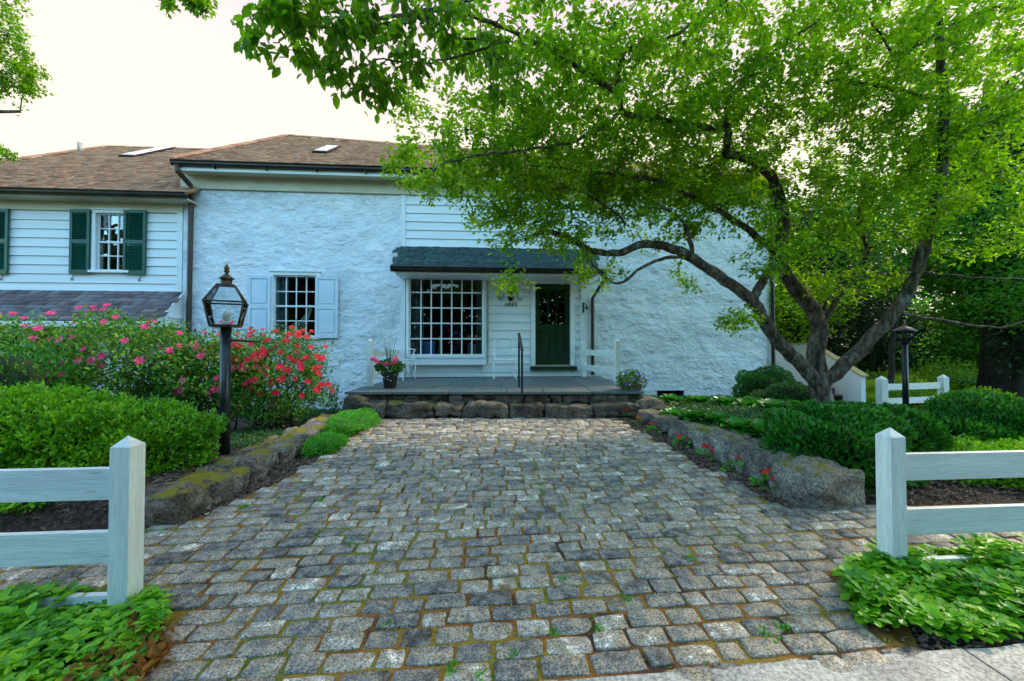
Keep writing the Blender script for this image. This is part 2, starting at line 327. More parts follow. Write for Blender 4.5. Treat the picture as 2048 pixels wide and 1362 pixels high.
# ------------------------------------------------------------------ ground
def build_ground():
    xs = np.unique(np.concatenate([[-400, -200, -100, -60, -35, -22, -16], np.arange(-12, 14.01, .14), [16, 20, 26, 35, 50, 80, 140, 250, 400]]))
    ys = np.unique(np.concatenate([[-300, -120, -60, -30, -14, -7, -4, -2, -1, 0], np.arange(.6, 12.2, .12), [12.6, 13, 14, 15, 17, 20, 25, 32, 45, 70, 120, 220, 400]]))
    X, Yg = np.meshgrid(xs, ys); Zg = G(X, Yg)
    near = (Yg > 3) & (Yg < 12) & (np.abs(X) < 13) & ~((X > -2.5) & (X < 2.1))
    Zg = Zg + np.where(near, .02*np.sin(X*5.1+Yg*3)*np.cos(Yg*4.3-X), 0)
    v = np.stack([X, Yg, Zg], -1).reshape(-1, 3); nx, ny = len(xs), len(ys)
    i = np.arange(ny-1)[:, None]*nx + np.arange(nx-1)[None]; i = i.ravel()
    f = np.stack([i, i+1, i+nx+1, i+nx], 1)
    me = npmesh('ground', v, f, True); me.materials.append(M['soil']); me.materials.append(M['grass'])
    c = v[f].mean(1); far = (c[:, 1] > 11.8) | (c[:, 0] > 9.6) | (c[:, 0] < -12) | (c[:, 1] < -6)
    me.polygons.foreach_set('material_index', far.astype(np.int32)); link('ground', me, None, kind='structure')
build_ground()
# street behind the curb line
mb = MB(); mb.add([(-60, -5.5, -.06), (60, -5.5, -.06), (60, .62+6.6, -.06), (-60, .62-6.6, -.06)], [(0, 1, 2, 3)])
mb = MB(); mb.add([(-60, -9, .012-.1), (60, -9, .012-.1), (9, 1.1, .012), (-9, .55, .012)], [(0, 1, 2, 3)]); mb.build('street', M['asphalt'], kind='structure')
# ------------------------------------------------------------------ cobbled drive
def inpoly(x, y, poly):
    c = False; n = len(poly)
    for i in range(n):
        x1, y1 = poly[i]; x2, y2 = poly[i-1]
        if (y1 > y) != (y2 > y) and x < (x2-x1)*(y-y1)/(y2-y1)+x1: c = not c
    return c
DRIVE = [(-2.02, 6.16), (-2.07, 3.9), (-2.28, 3.0), (-2.5, 2.80), (-7, 2.45), (-7, 1.93), (-1.95, 2.12), (-1.72, 2.0), (-1.54, 1.72), (-1.42, 1.52), (-1.35, 1.40),
         (0, 1.51), (1.49, 1.675), (1.75, 1.71), (1.70, 1.98), (1.84, 2.25), (2.2, 2.42), (3.3, 2.56), (7, 2.85), (7, 3.42), (2.35, 3.10), (2.10, 3.08), (1.92, 4.0), (1.56, 6.19)]
drive = MB()
# moss bed under the setts: follows the drive outline
cv = [(x, y, .05*y-.0075) for x, y in DRIVE]
import bmesh
bm = bmesh.new(); bv = [bm.verts.new(c) for c in cv]; bf = bm.faces.new(bv); bmesh.ops.triangulate(bm, faces=[bf]); bmesh.ops.recalc_face_normals(bm, faces=bm.faces)
me = bpy.data.meshes.new('driveway'); bm.to_mesh(me); bm.free(); DW = link('driveway', me, M['joint'], kind='structure')
def sett_geo(L, D, rnd):  # one hand cut stone
    n = 10; vs = []; fs = []
    base = [(-1, -.55), (-.93, -.93), (-.3, -1), (.35, -1), (.93, -.93), (1, -.5), (1, .5), (.92, .93), (.0, 1), (-.92, .92)]
    out = [(a*L/2*(1+rnd.uniform(-.07, .05)), b*D/2*(1+rnd.uniform(-.12, .06))) for a, b in base]
    tilt = (rnd.uniform(-.03, .03), rnd.uniform(-.05, .05)); h = rnd.uniform(-.004, .006)
    for sc_, z in ((1.0, -.05), (1.0, -.0045), (.93, .000)):
        for a, b in out: vs.append((a*sc_, b*sc_, z + h + (a*tilt[0]+b*tilt[1]) + rnd.uniform(-.002, .002)*(sc_ < 1)))
    vs.append((rnd.uniform(-.02, .02), rnd.uniform(-.01, .01), rnd.uniform(.0, .005)+h))
    for r in range(2):
        for j in range(n): fs.append((r*n+j, r*n+(j+1) % n, (r+1)*n+(j+1) % n, (r+1)*n+j))
    for j in range(n): fs.append((2*n+j, 2*n+(j+1) % n, 3*n))
    return vs, fs
rs = random.Random(5)
variants = []
for k in range(26):
    L = .15 + .011*(k % 9); vs, fs = sett_geo(L, .101, rs); me = newmesh('sett', vs, fs); me.polygons.foreach_set('use_smooth', [i >= 10 for i in range(len(fs))]); me.materials.append(M['sett']); variants.append((L, me))
RA = math.radians(5.2); ca, sa = math.cos(RA), math.sin(RA)
slots = []; row = 0
b = 1.0
while b < 6.9:
    a = -8 + rs.uniform(0, .2); pitchb = .1085 if b < 3 else .112
    while a < 8:
        L = rs.choice([.15, .165, .18, .19, .2, .21, .22, .235, .12]) if True else 0
        x, y = (a+L/2)*ca - b*sa*1, (a+L/2)*sa + b*ca
        y2 = y + .012*math.sin(x*1.7+b*3) + rs.uniform(-.004, .004)
        if inpoly(x, y2, DRIVE): slots.append((x, y2, L-.008, RA + rs.uniform(-.03, .03)))
        a += L + .004
    b += pitchb
def inview(x, y, z):
    d = y; 
    if d < .4: return False
    px = 1024 + x/d*FPX; py = 681 - ((z-HC)/d - .01745)*FPX
    return -30 < px < 2080 and py < 1385
slots.sort(key=lambda s_: (not inview(s_[0], s_[1], .1), s_[1]))
joined = MB()
for i, (x, y, L, r) in enumerate(slots):
    slope = math.atan(.05)
    if i < 300:
        me = min(rs.sample(variants, 12), key=lambda q: abs(q[0]-L))
        flip = PI if rs.random() < .5 else 0
        o = link('sett', me[1], None, DW, (x, y, .05*y), rot=(slope if not flip else -slope, 0, r+flip), scale=(L/me[0], rs.uniform(.95, 1.04), 1))
    else:
        vs, fs = sett_geo(L, .101, rs); c_, s_ = math.cos(r), math.sin(r)
        joined.add([(x+a*c_-b_*s_, y+a*s_+b_*c_, .05*(y+a*s_+b_*c_)+z) for a, b_, z in vs], fs, True)
joined.build('sett_paving', M['sett'], DW, kind='stuff')
# moss tufts and weeds in the joints
def tufts(name, pos, n, size, m, spread, parent=None, up=.5, tv=SMALL_V, tf=SMALL_F, zoff=0):
    P = np.repeat(np.array(pos), n, 0); P = P + np.concatenate([RNG.normal(size=(len(P), 2))*spread, np.zeros((len(P), 1))], 1)
    P[:, 2] += zoff; d = rdir(len(P)); d[:, 2] = np.abs(d[:, 2])+up
    return leaves_obj(name, P, d, rdir(len(P)), size, m, parent, tv, tf)
wp_ = []
for px, py in [(775, 1250), (1125, 1160), (1195, 1262), (985, 1145), (1255, 1200), (905, 1340), (1030, 1310), (1085, 985), (1080, 970), (980, 1012), (490, 1015), (640, 1000), (1380, 1120), (1560, 1255), (1535, 1270), (700, 1090), (960, 1355), (1110, 1265)]:
    p = ghit(px, py, .03); wp_.append(p)
o = tufts('joint_weeds', wp_, 22, .022, M['sedum'], .016); tag(o, 'small green weeds sprouting in the joints between cobbles', 'weeds', kind='stuff')
mp = []
for _ in range(2600):
    x, y = rs.uniform(-2.2, 2.3), rs.uniform(1.5, 6)
    if inpoly(x, y, DRIVE): 
        b_ = (-x*sa + y*ca); ph = (b_ % .1085)
        mp.append((x, y, .05*y-.006))
o = tufts('joint_moss', mp, 3, .012, M['hedge'], .006, up=.2); tag(o, 'moss and fine litter caught between the cobbles', 'moss', kind='stuff')
# granite curb slabs at the bottom right
CB = MB()
def curbslab(x0, x1):
    mb = MB(); n = 14; vs = []
    for i in range(n+1):
        x = x0 + (x1-x0)*i/n; y = 1.580 + .098*x + rs.uniform(-.006, .006)
        if x0 > 1.9: y -= .01
        for q, (dy, z) in enumerate(((0, -.05), (0, .068), (-.012, .088), (-.28, .086), (-.30, -.05))): vs.append((x, y+dy, z+rs.uniform(-.002, .002)))
    fs = [(i*5+j, i*5+j+1, (i+1)*5+j+1, (i+1)*5+j) for i in range(n) for j in range(4)]
    fs += [(4, 3, 2, 1, 0), tuple(n*5+j for j in range(5))]
    return mb.add(vs, [f[::-1] for f in fs])
curb = MB().bx(-7, 7, .2, .5, -.1, -.02).build('curb', M['joint'], kind='structure')
for x0, x1 in ((-4.2, -2.3), (-2.29, -.4), (-.39, 1.96), (1.972, 3.9), (3.91, 6)): curbslab(x0, x1).build('curbstone', M['curb'], curb)

# ------------------------------------------------------------------ house
HOUSE = thing('house', 'white stucco and clapboard house with brown shingle roofs behind the cobbled drive', 'house', tuple(W(0, 0, 0)))
H = HOUSE
sL, _ = wp(366, 500); sR, _ = wp(1538, 600)
ZT = 5.42
# openings on the facade: lower window, porch wall
w1 = (*[wp(633, 600)[0], wp(628+0, 600)[0]],)
def srange(p0, p1, y0, y1, out=0.): 
    a, zt = wp(p0, y0, out); b_, zb = wp(p1, y1, out); return a, b_, zb, zt
LW = srange(551, 631, 553, 671)                    # glass of the lower window
PB = srange(812, 1188, 492, 753)                   # porch clapboard panel
BW = srange(824, 964, 556, 708)                    # big window glass
DR = srange(1070, 1141, 567, 731)                  # door opening
VT = srange(1314, 1368, 781, 797)
def wallmesh(name, ext, holes, out, th, m, parent=H):
    mb = MB()
    for a, b_, c, d in rects(*ext, holes): mb.add([W(a, c, out), W(b_, c, out), W(b_, d, out), W(a, d, out)], [(0, 1, 2, 3)])
    for a, b_, c, d in holes:
        for q in (((a, c), (a, d)), ((b_, d), (b_, c)), ((a, d), (b_, d)), ((b_, c), (a, c))):
            (s0, z0), (s1, z1) = q; mb.add([W(s0, z0, out), W(s1, z1, out), W(s1, z1, out-th), W(s0, z0, out-th)], [(0, 1, 2, 3)])
    return mb.build(name, m, parent)
BAYH = (BW[0]-.04, BW[1]+.04, BW[2]-.04, BW[3]+.06)
wallmesh('stucco_wall', (sL, sR, -.5, ZT), [LW, VT, BAYH, DR], 0, .22, M['stucco'])
mb = MB()
A, B_ = W(sR, -.5), W(sR, -.5, -9); mb.add([A, B_, B_+Z*(ZT+.5), A+Z*(ZT+.5)], [(0, 1, 2, 3)])
A, B_ = W(sL, -.5), W(sL, -.5, -9); mb.add([B_, A, A+Z*(ZT+.5), B_+Z*(ZT+.5)], [(0, 1, 2, 3)])
A, B_ = W(sL, -.5, -9), W(sR, -.5, -9); mb.add([B_, A, A+Z*(ZT+.5), B_+Z*(ZT+.5)], [(0, 1, 2, 3)])
mb.build('side_wall', M['stucco'], H)
# cornice, soffit, gutter of the main roof
gl = wp(345, 330, .45)[0]; gr = wp(1575, 370, .45)[0]; GZ = wp(700, 341, .45)[1]
MB().wbox(sL-.02, sR+.02, ZT-.32, ZT-.02, .004, .07).build('frieze_board', M['cream'], H)
MB().wbox(gl+.05, gr-.05, ZT-.02, ZT+.02, .001, .40).build('soffit', M['cream'], H)
MB().wbox(gl+.04, gr-.04, ZT-.06, GZ+.02, .40, .425).build('fascia', M['trim'], H)
def gutter(s0, s1, z, out, parent=H, nm='gutter'):
    mb = MB(); prof = [(0, 0), (.07, 0), (.10, .035), (.105, .07), (.125, .105), (.115, .11), (.095, .075), (.09, .04), (.065, .012), (.008, .012), (.008, .11), (0, .11)]
    n = len(prof); vs = [W(s_, z+b, out+a) for s_ in (s0, s1) for a, b in prof]
    fs = [(j, (j+1) % n, n+(j+1) % n, n+j) for j in range(n)] + [tuple(range(n-1, -1, -1)), tuple(range(n, 2*n))]
    return mb.add(vs, fs).build(nm, M['gutter'], parent)
gutter(gl, gr, GZ-.02, .43)
for k in range(14):
    s_ = gl+.9 + k*1.1
    if s_ < gr: MB().wbox(s_-.01, s_+.01, GZ-.06, GZ-.02, .42, .53).build('gutter_strap', M['gutter'], H)
# --- roofs
def shingles(parent, P0, poly, upd, course, tab, m, udir=U, label=None, name='shingles', thick=.016):
    bs = [q[1] for q in poly]; as_ = [q[0] for q in poly]; nrm = np.cross(udir, upd)
    T, SCL = [], []
    b = min(bs); r = 0
    while b < max(bs)-course*.3:
        a = min(as_) - random.uniform(0, tab)
        while a < max(as_)+tab:
            L = tab*random.uniform(.55, 1.35)
            if inpoly(a+L/2, b+course*.5, poly): T.append(P0 + udir*(a) + upd*(b-.01) + nrm*random.uniform(0, thick*.5)); SCL.append((L-.004, course*1.25, thick*random.uniform(.8, 1.5)))
            a += L
        b += course; r += 1
    tv = [(0, 0, 0), (1, 0, 0), (1, 1, 0), (0, 1, 0), (0, 0, 1), (1, 0, 1), (1, 1, .15), (0, 1, .15)]
    tf = [(4, 5, 6, 7), (0, 1, 5, 4), (0, 4, 7, 3), (1, 2, 6, 5)]
    R = np.stack([udir, upd, nrm], 1)[None].repeat(len(T), 0)
    v, fl = scatter(tv, tf, R, np.array(SCL), np.array(T)-np.array(rootloc(parent)))
    o = link(name, npmesh(name, v, fl), m, parent, kind='stuff'); return o
def roofplane(P0, upd, pts_px, upfirst=None):
    n = np.cross(U, upd); out = []
    for px, py in pts_px:
        q = hit(px, py, P0, n)-P0; out.append((float(np.dot(q, U)), float(np.dot(q, upd))))
    return out
al = math.atan(.667); UPR = -NF*math.cos(al) + Z*math.sin(al); UPN = np.cross(U, UPR)
P0m = W(0, GZ+.10, .50)
pa = roofplane(P0m, UPR, [(575, 272), (1560, 349)])
ROOFM = [(gl-.0, 0), (gr, 0), (max(gr-.3, pa[1][0]), pa[1][1]), pa[0]]
def roofslab(poly, P0, upd, m, parent, extra=()):
    mb = MB(); n = np.cross(U, upd)
    top = [P0 + U*a + upd*b for a, b in poly]; bot = [q - n*.05 for q in top]; k = len(poly)
    mb.add(top+bot, [tuple(range(k)), tuple(range(2*k-1, k-1, -1))] + [(i, i+k, (i+1) % k + k, (i+1) % k) for i in range(k)])
    for q in extra: mb.add(*q)
    return mb.build('roof', m, parent)
ap = P0m + U*pa[0][0] + UPR*pa[0][1]; re_ = P0m + U*ROOFM[2][0] + UPR*ROOFM[2][1]
el = P0m + U*ROOFM[0][0]; er = P0m + U*ROOFM[1][0]
bk = -NF*9.9; bl = el + bk; br = er + bk
rm = roofslab(ROOFM, P0m, UPR, M['shing'], H, [([ap, re_, br, bl], [(0, 1, 2, 3)]), ([er, br, re_], [(0, 1, 2)]), ([el-Z*.08, ap-Z*.08, bl-Z*.08], [(0, 1, 2)])])
shingles(rm, P0m + UPN*.002, ROOFM, UPR, .125, .22, M['shing'])
def ridgecap(pts, parent):
    for a, b_ in zip(pts[:-1], pts[1:]):
        d = b_-a; L = np.linalg.norm(d); d = d/L; sd_ = np.cross(d, UPN); sd_ /= np.linalg.norm(sd_); k = max(1, int(L/.30)); mb = MB()
        for i in range(k): mb.box(a + d*(i+.5)*L/k + UPN*(.034+.004*(i % 2)), d, sd_, np.cross(d, sd_), L/k*.53, .10, .012)
        mb.build('ridge_cap', M['shing'], parent, kind='stuff')
ridgecap([el, ap, re_], rm)
# wing roof
GZ2 = wp(150, 388, .40)[1]; P0w = W(0, GZ2+.10, .42)
pw = roofplane(P0w, UPR, [(215, 294), (520, 304), (-416, 385)])
wl = pw[2][0]; wr = wp(376, 388, .4)[0]
ROOFW = [(wl, 0), (wr, 0), (wr+.0, pw[1][1]), pw[0]]
apw = P0w + U*pw[0][0] + UPR*pw[0][1]; rew = P0w + U*wr + UPR*pw[1][1]; elw = P0w + U*wl; 
rw = roofslab(ROOFW, P0w, UPR, M['shing'], H, [([apw, rew, rew - NF*5 - Z*3.4, apw - NF*5 - U*3 - Z*3.4], [(0, 1, 2, 3)]), ([elw, apw, apw - NF*5 - U*3 - Z*3.4], [(0, 1, 2)])])
shingles(rw, P0w + UPN*.002, ROOFW, UPR, .125, .22, M['shing'])
ridgecap([elw, apw, rew], rw)
gutter(wl, wr-.03, GZ2-.02, .36)
ZTW = GZ2-.02
MB().wbox(wl, wr-.06, ZTW-.02, ZTW+.02, -.03, .355).build('soffit', M['cream'], H)
MB().wbox(wl, wr-.06, ZTW-.0, ZTW+.1, .335, .358).build('fascia', M['trim'], H)
MB().wbox(wl, sL-.01, ZTW-.22, ZTW-.022, -.03, .02).build('frieze_board', M['cream'], H)
# skylights, vent pipe
def skylight(px0, py0, px1, py1, P0, lab):
    n = UPN; q0 = hit(px0, py0, P0, n)-P0; q1 = hit(px1, py1, P0, n)-P0
    a0, b0, a1, b1 = np.dot(q0, U), np.dot(q0, UPR), np.dot(q1, U), np.dot(q1, UPR)
    s = MB(); c = P0 + U*(a0+a1)/2 + UPR*(b0+b1)/2 + n*.04; hx, hy = abs(a1-a0)/2, abs(b1-b0)/2
    for (da, db, ex, ey) in ((0, -hy, hx, .04), (0, hy, hx, .04), (-hx+.04, 0, .04, hy-.04), (hx-.04, 0, .04, hy-.04)): s.box(c + U*da + UPR*db, U, UPR, n, ex, ey, .03)
    f = s.build('skylight', M['gutter'], H, label=lab)
    MB().box(c + n*.028, U, UPR, n, hx-.045, hy-.03, .012).build('pane', M['skyl'], f)
skylight(240, 314, 352, 298, P0w, 'wide flat skylight on the wing roof')
skylight(626, 307, 680, 297, P0m, 'small skylight on the main roof')
vb = hit(160, 303, P0w, UPN); MB().tube([vb - Z*.1, vb + Z*.16*1.7], .07, 12).build('vent_pipe', M['steel'], H)
# --- clapboards
def clapboards(s0, s1, z0, z1, out, parent=H, exp=.205, holes=(), phase=0.):
    z = z1
    while z > z0+.02:
        zb = max(z-exp, z0)
        segs = [(s0, s1)]
        for a, b_, c, d in holes:
            if c < (z+zb)/2 < d:
                new = []
                for p, q in segs:
                    if b_ <= p or a >= q: new.append((p, q)); continue
                    if a > p: new.append((p, a))
                    if b_ < q: new.append((b_, q))
                segs = new
        for p, q in segs:
            if q-p < .02: continue
            mb = MB(); vs = [W(p, zb-.012, out), W(q, zb-.012, out), W(q, zb-.012, out+.040), W(p, zb-.012, out+.040), W(p, z, out), W(q, z, out), W(q, z, out+.008), W(p, z, out+.008)]
            mb.add(vs, [(0, 1, 2, 3), (7, 6, 5, 4), (3, 2, 6, 7), (0, 3, 7, 4), (2, 1, 5, 6)]); mb.build('clapboard', M['clap'], parent)
        z = zb
# wing wall
zP = wp(368, 584, 0)[1]; wB = wl
WW = srange(197, 251, 429, 539, -.02)                # wing window glass
wing_holes = [(WW[0]-.06, WW[1]+.06, WW[2]-.06, WW[3]+.06)]
wallmesh('wing_wall', (wB, sL-.002, -.4, ZTW), wing_holes, -.04, .2, M['stucco'])
clapboards(wB, wp(354, 500)[0], zP+.02, ZTW-.222, -.038, holes=[(WW[0]-.16, WW[1]+.16, WW[2]-.16, WW[3]+.12)])
MB().wbox(wp(354, 500)[0]+.002, wp(365, 500)[0], zP-.02, ZTW-.222, -.038, .012).build('corner_board', M['trim'], H)
# upper porch-bay clapboards
sB0, sB1 = wp(812, 400)[0], wp(1190, 400)[0]
zPR = wp(980, 496, .06)[1]
clapboards(sB0, sB1, zPR-.05, ZT-.34, .004)
MB().wbox(sB0-.10, sB0-.002, -.1+.72, ZT-.34, .004, .05).build('corner_board', M['trim'], H)
MB().wbox(sB1+.002, sB1+.10, zPR, ZT-.34, .004, .05).build('corner_board', M['trim'], H)
# --- generic sash window
def sash(name, g, out, cols, rws, m, parent, casing=.10, sillw=.06, depth=.10, label=None, mid=None, munt=.022):
    s0, s1, z0, z1 = g
    fr = MB(); 
    for a, b_, c, d in ((s0-casing, s1+casing, z1+.03, z1+casing), (s0-casing, s0-.03, z0-.03, z1+.03), (s1+.03, s1+casing, z0-.03, z1+.03)): fr.wbox(a, b_, c, d, out+.001, out+.045)
    win = fr.build(name, m, parent, label=label)
    MB().wbox(s0-casing-.03, s1+casing+.03, z0-.085, z0-.031, out+.001, out+.09).build('sill', m, win)
    MB().wbox(s0-casing-.02, s1+casing+.02, z1+casing+.001, z1+casing+.03, out+.001, out+.07).build('drip_cap', m, win)
    sh = MB(); io = out - .05
    for a, b_, c, d in ((s0-.05, s1+.05, z1, z1+.06), (s0-.05, s1+.05, z0-.06, z0), (s0-.05, s0, z0, z1), (s1, s1+.05, z0, z1)): sh.wbox(a, b_, c, d, io-.02, io+.03)
    if mid: zm = (z0+z1)/2; sh.wbox(s0, s1, zm-.02, zm+.02, io-.018, io+.035)
    sh.build('sash_frame', m, win)
    mu = MB(); hz = [z0 + (z1-z0)*k/rws for k in range(1, rws)]
    for k in range(1, cols): s_ = s0 + (s1-s0)*k/cols; mu.wbox(s_-munt/2, s_+munt/2, z0, z1, io-.008, io+.018)
    for z in hz:
        if mid and abs(z-(z0+z1)/2) < .02: continue
        for k in range(cols): 
            p = s0 + (s1-s0)*k/cols; q = s0 + (s1-s0)*(k+1)/cols; mu.wbox(p+munt/2, q-munt/2, z-munt/2, z+munt/2, io-.008, io+.018)
    mu.build('muntins', m, win)
    for i in range(cols):
        for j in range(rws):
            p = s0 + (s1-s0)*i/cols; q = s0 + (s1-s0)*(i+1)/cols; c = z0 + (z1-z0)*j/rws; d = z0 + (z1-z0)*(j+1)/rws
            t_ = random.uniform(-.0016, .0016); mb = MB()
            mb.add([W(p+.004, c+.004, io-.001+t_), W(q-.004, c+.004, io-.001-t_), W(q-.004, d-.004, io-.001-t_), W(p+.004, d-.004, io-.001+t_),
                    W(p+.004, c+.004, io-.004+t_), W(q-.004, c+.004, io-.004-t_), W(q-.004, d-.004, io-.004-t_), W(p+.004, d-.004, io-.004+t_)], [(0, 1, 2, 3), (7, 6, 5, 4), (0, 4, 5, 1), (1, 5, 6, 2), (2, 6, 7, 3), (3, 7, 4, 0)])
            mb.build('pane', M['glass'], win)
    return win
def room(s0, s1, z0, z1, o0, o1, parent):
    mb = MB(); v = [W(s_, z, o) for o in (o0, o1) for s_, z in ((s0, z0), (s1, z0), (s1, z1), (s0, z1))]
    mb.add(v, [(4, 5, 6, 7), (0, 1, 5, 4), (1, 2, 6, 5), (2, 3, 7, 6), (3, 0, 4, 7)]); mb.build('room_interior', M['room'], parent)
def curtain(s0, s1, z0, z1, out, parent, n=26):
    mb = MB(); vs = []
    for i in range(n+1):
        s_ = s0 + (s1-s0)*i/n; o = out + .025*math.sin(i*1.9)
        vs += [W(s_, z0, o), W(s_, z1, o*1.0)]
    mb.add(vs, [(2*i, 2*i+2, 2*i+3, 2*i+1) for i in range(n)], True); mb.build('curtain', M['curtain'], parent)
lwin = sash('window', LW, 0, 4, 4, M['trim'], H, .11, mid=True, label='white four by four sash window between pale blue shutters')
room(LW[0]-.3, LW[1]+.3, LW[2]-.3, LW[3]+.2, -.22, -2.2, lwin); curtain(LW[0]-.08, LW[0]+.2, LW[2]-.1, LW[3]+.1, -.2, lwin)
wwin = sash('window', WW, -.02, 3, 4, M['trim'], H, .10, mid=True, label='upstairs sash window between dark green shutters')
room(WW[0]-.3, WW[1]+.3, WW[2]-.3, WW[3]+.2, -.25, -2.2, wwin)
# second wing window just outside the frame
def shutter(g, out, m, louv, lab, parent=H, flip=1):
    s0, s1, z0, z1 = g; b_ = MB(); st = .055; rl = .09
    zm = (z0+z1)/2
    b_.wbox(s0, s0+st, z0, z1, out, out+.04); b_.wbox(s1-st, s1, z0, z1, out, out+.04)
    for a, c in ((z0, z0+rl), (zm-rl/2, zm+rl/2), (z1-rl*.8, z1)): b_.wbox(s0+st, s1-st, a, c, out+.001, out+.038)
    sh = b_.build('shutter', m, parent, label=lab)
    if louv:
        l = MB(); z = z0+rl+.02
        while z < z1-rl*.8-.01:
            if not (zm-rl/2-.01 < z < zm+rl/2+.01):
                c = W((s0+s1)/2, z, out+.02); t = math.radians(40); ax = NF*math.cos(t) - Z*math.sin(t); l.box(c, U, ax, np.cross(U, ax), (s1-s0)/2-st, .02, .003)
            z += .034
        l.wbox(s0+st, s1-st, z0+rl, z1-rl, out-.0, out+.003); l.build('louvres', m, sh, kind='stuff')
    else:
        for a, c in ((z0+rl+.0, zm-rl/2), (zm+rl/2, z1-rl*.8)):
            p = MB(); p.wbox(s0+st, s1-st, a, c, out, out+.018); p.wbox(s0+st+.035, s1-st-.035, a+.04, c-.04, out+.018, out+.034, ); p.build('raised_panel', m, sh)
    return sh
def scroll(s_, z, out, parent=H, sc_=1.):
    mb = MB(); pts = [W(s_ + sc_*.035*math.sin(t*1.2)*(1-t/9), z - sc_*.05*t/2, out+.02) for t in np.linspace(0, 4.5, 14)]
    mb.tube(pts, .006, 6); pts = [W(s_ - .03*sc_*math.cos(t)*1, z-.11*sc_-.02*sc_*math.sin(t), out+.02) for t in np.linspace(0, 4.5, 10)]; mb.tube(pts, .006, 6); mb.build('shutter_dog', M['black'], parent)
g = srange(498, 541, 551, 676, .05); shutter(g, .05, M['blue'], False, 'left pale blue panelled shutter')
g = srange(632, 676, 553, 676, .05); shutter(g, .05, M['blue'], False, 'right pale blue panelled shutter'); scroll(wp(666, 676)[0], wp(666, 677)[1], .02)
g = srange(143, 180, 419, 548, .02); shutter(g, .02, M['green'], True, 'green louvred shutter left of upstairs window'); scroll(wp(144, 549)[0], wp(144, 549)[1], -.02)
g = srange(250, 292, 420, 549, .02); shutter(g, .02, M['green'], True, 'green louvred shutter right of upstairs window'); scroll(wp(279, 549)[0], wp(279, 551)[1], -.02)
g = srange(-28, 17, 417, 548, .02); shutter(g, .02, M['green'], True, 'green louvred shutter at the picture edge'); scroll(wp(3, 549)[0], wp(3, 549)[1], -.02)
# pent roof of the wing
s_e = wp(367, 585)[0]; pr_o = .78; zf = at(311, 641, 8.47)[2]
P0p = W(0, zf, pr_o); upv = W(0, zP, 0) - P0p; Lp = np.linalg.norm(upv); upv = upv/Lp
pent = [(wB, 0), (s_e, 0), (s_e, Lp), (wB, Lp)]
rp = roofslab(pent, P0p, upv, M['shing2'], H); shingles(rp, P0p + np.cross(U, upv)*.002, pent, upv, .13, .28, M['shing2'])
MB().wbox(wB, s_e+.02, zf-.10, zf-.052, -.03, pr_o-.02).build('soffit', M['cream'], H)
MB().wbox(wB, s_e+.03, zf-.13, zf-.02, pr_o-.018, pr_o+.012).build('fascia', M['trim'], H)
mb = MB(); t3 = [W(s_e+.03, zf-.13, pr_o-.02), W(s_e+.03, zf-.13, .0), W(s_e+.03, zP, .0), W(s_e+.03, zf+.0, pr_o-.02)]; mb.add(t3+[q - U*.05 for q in t3], [(0, 1, 2, 3), (7, 6, 5, 4), (0, 4, 5, 1), (1, 5, 6, 2), (2, 6, 7, 3), (3, 7, 4, 0)]); mb.build('gable_cheek', M['trim'], H)
mb = MB(); mb.box(W(s_e+.045, zf+.1, .28), U, NF, Z, .012, .2, .02); mb.build('cheek_moulding', M['trim'], H)
# dark openings below the pent roof: flat slabs, the shade inside painted near-black
for a, b_ in ((-60, 30), (70, 150)):
    g = srange(a, b_, 668, 860, -.03); MB().wbox(g[0], g[1], -.2, g[3], -.035, .004).build('dark_opening', M['room'], H)
# downspouts
def downspout(pts, w_, m, nm='downspout'):
    MB().tube(pts, w_, 8, smooth=False).build(nm, m, H)
sd = wp(378, 400, .1)[0]
downspout([W(sd-.0, GZ-.02, .48), W(sd, GZ-.12, .48), W(sd+.05, GZ-.32, .14), W(sd+.05, GZ-.45, .10), W(sd+.02, -.2, .10)], .055, M['downsp'])
# --- porch roof
zpf = at(990, 541, 8.97)[2]; po = .86
pl, pr_ = wp(782, 543, po)[0], wp(1212, 548, po)[0]-.07
tl, tr_ = wp(800, 494)[0], wp(1187, 500)[0]
P0q = W(0, zpf+.02, po); upq = W(0, zPR, .03) - P0q; Lq = np.linalg.norm(upq); upq /= Lq
PRF = [(pl+.06, 0), (pr_-.12, 0), (tr_, Lq), (tl, Lq)]
rq = roofslab(PRF, P0q, upq, M['shing3'], H, ); shingles(rq, P0q + np.cross(U, upq)*.002, PRF, upq, .125, .22, M['shing3'])
gutter(pl, pr_+.06, zpf-.07, po-.01)
MB().wbox(pl+.08, pr_-.14, zpf-.11, zpf-.06, .06, po-.012).build('soffit', M['trim'], H)
for s_ in (pl+.10, pr_-.16):
    mb = MB(); q = [W(s_, zpf-.06, .05), W(s_, zpf-.06, po-.05), W(s_, zPR-.06, .05)]; mb.add([*q, *[k+U*.03 for k in q]], [(0, 1, 2), (5, 4, 3), (0, 3, 4, 1), (1, 4, 5, 2), (2, 5, 3, 0)]); mb.build('roof_cheek', M['trim'], H)
sx_ = wp(1185, 600, .1)[0]
downspout([W(pr_+.0, zpf-.07, po+.04), W(pr_+.0, zpf-.22, po+.04), W(sx_, zpf-.52, .12), W(sx_, .72, .10)], .042, M['gutter'])
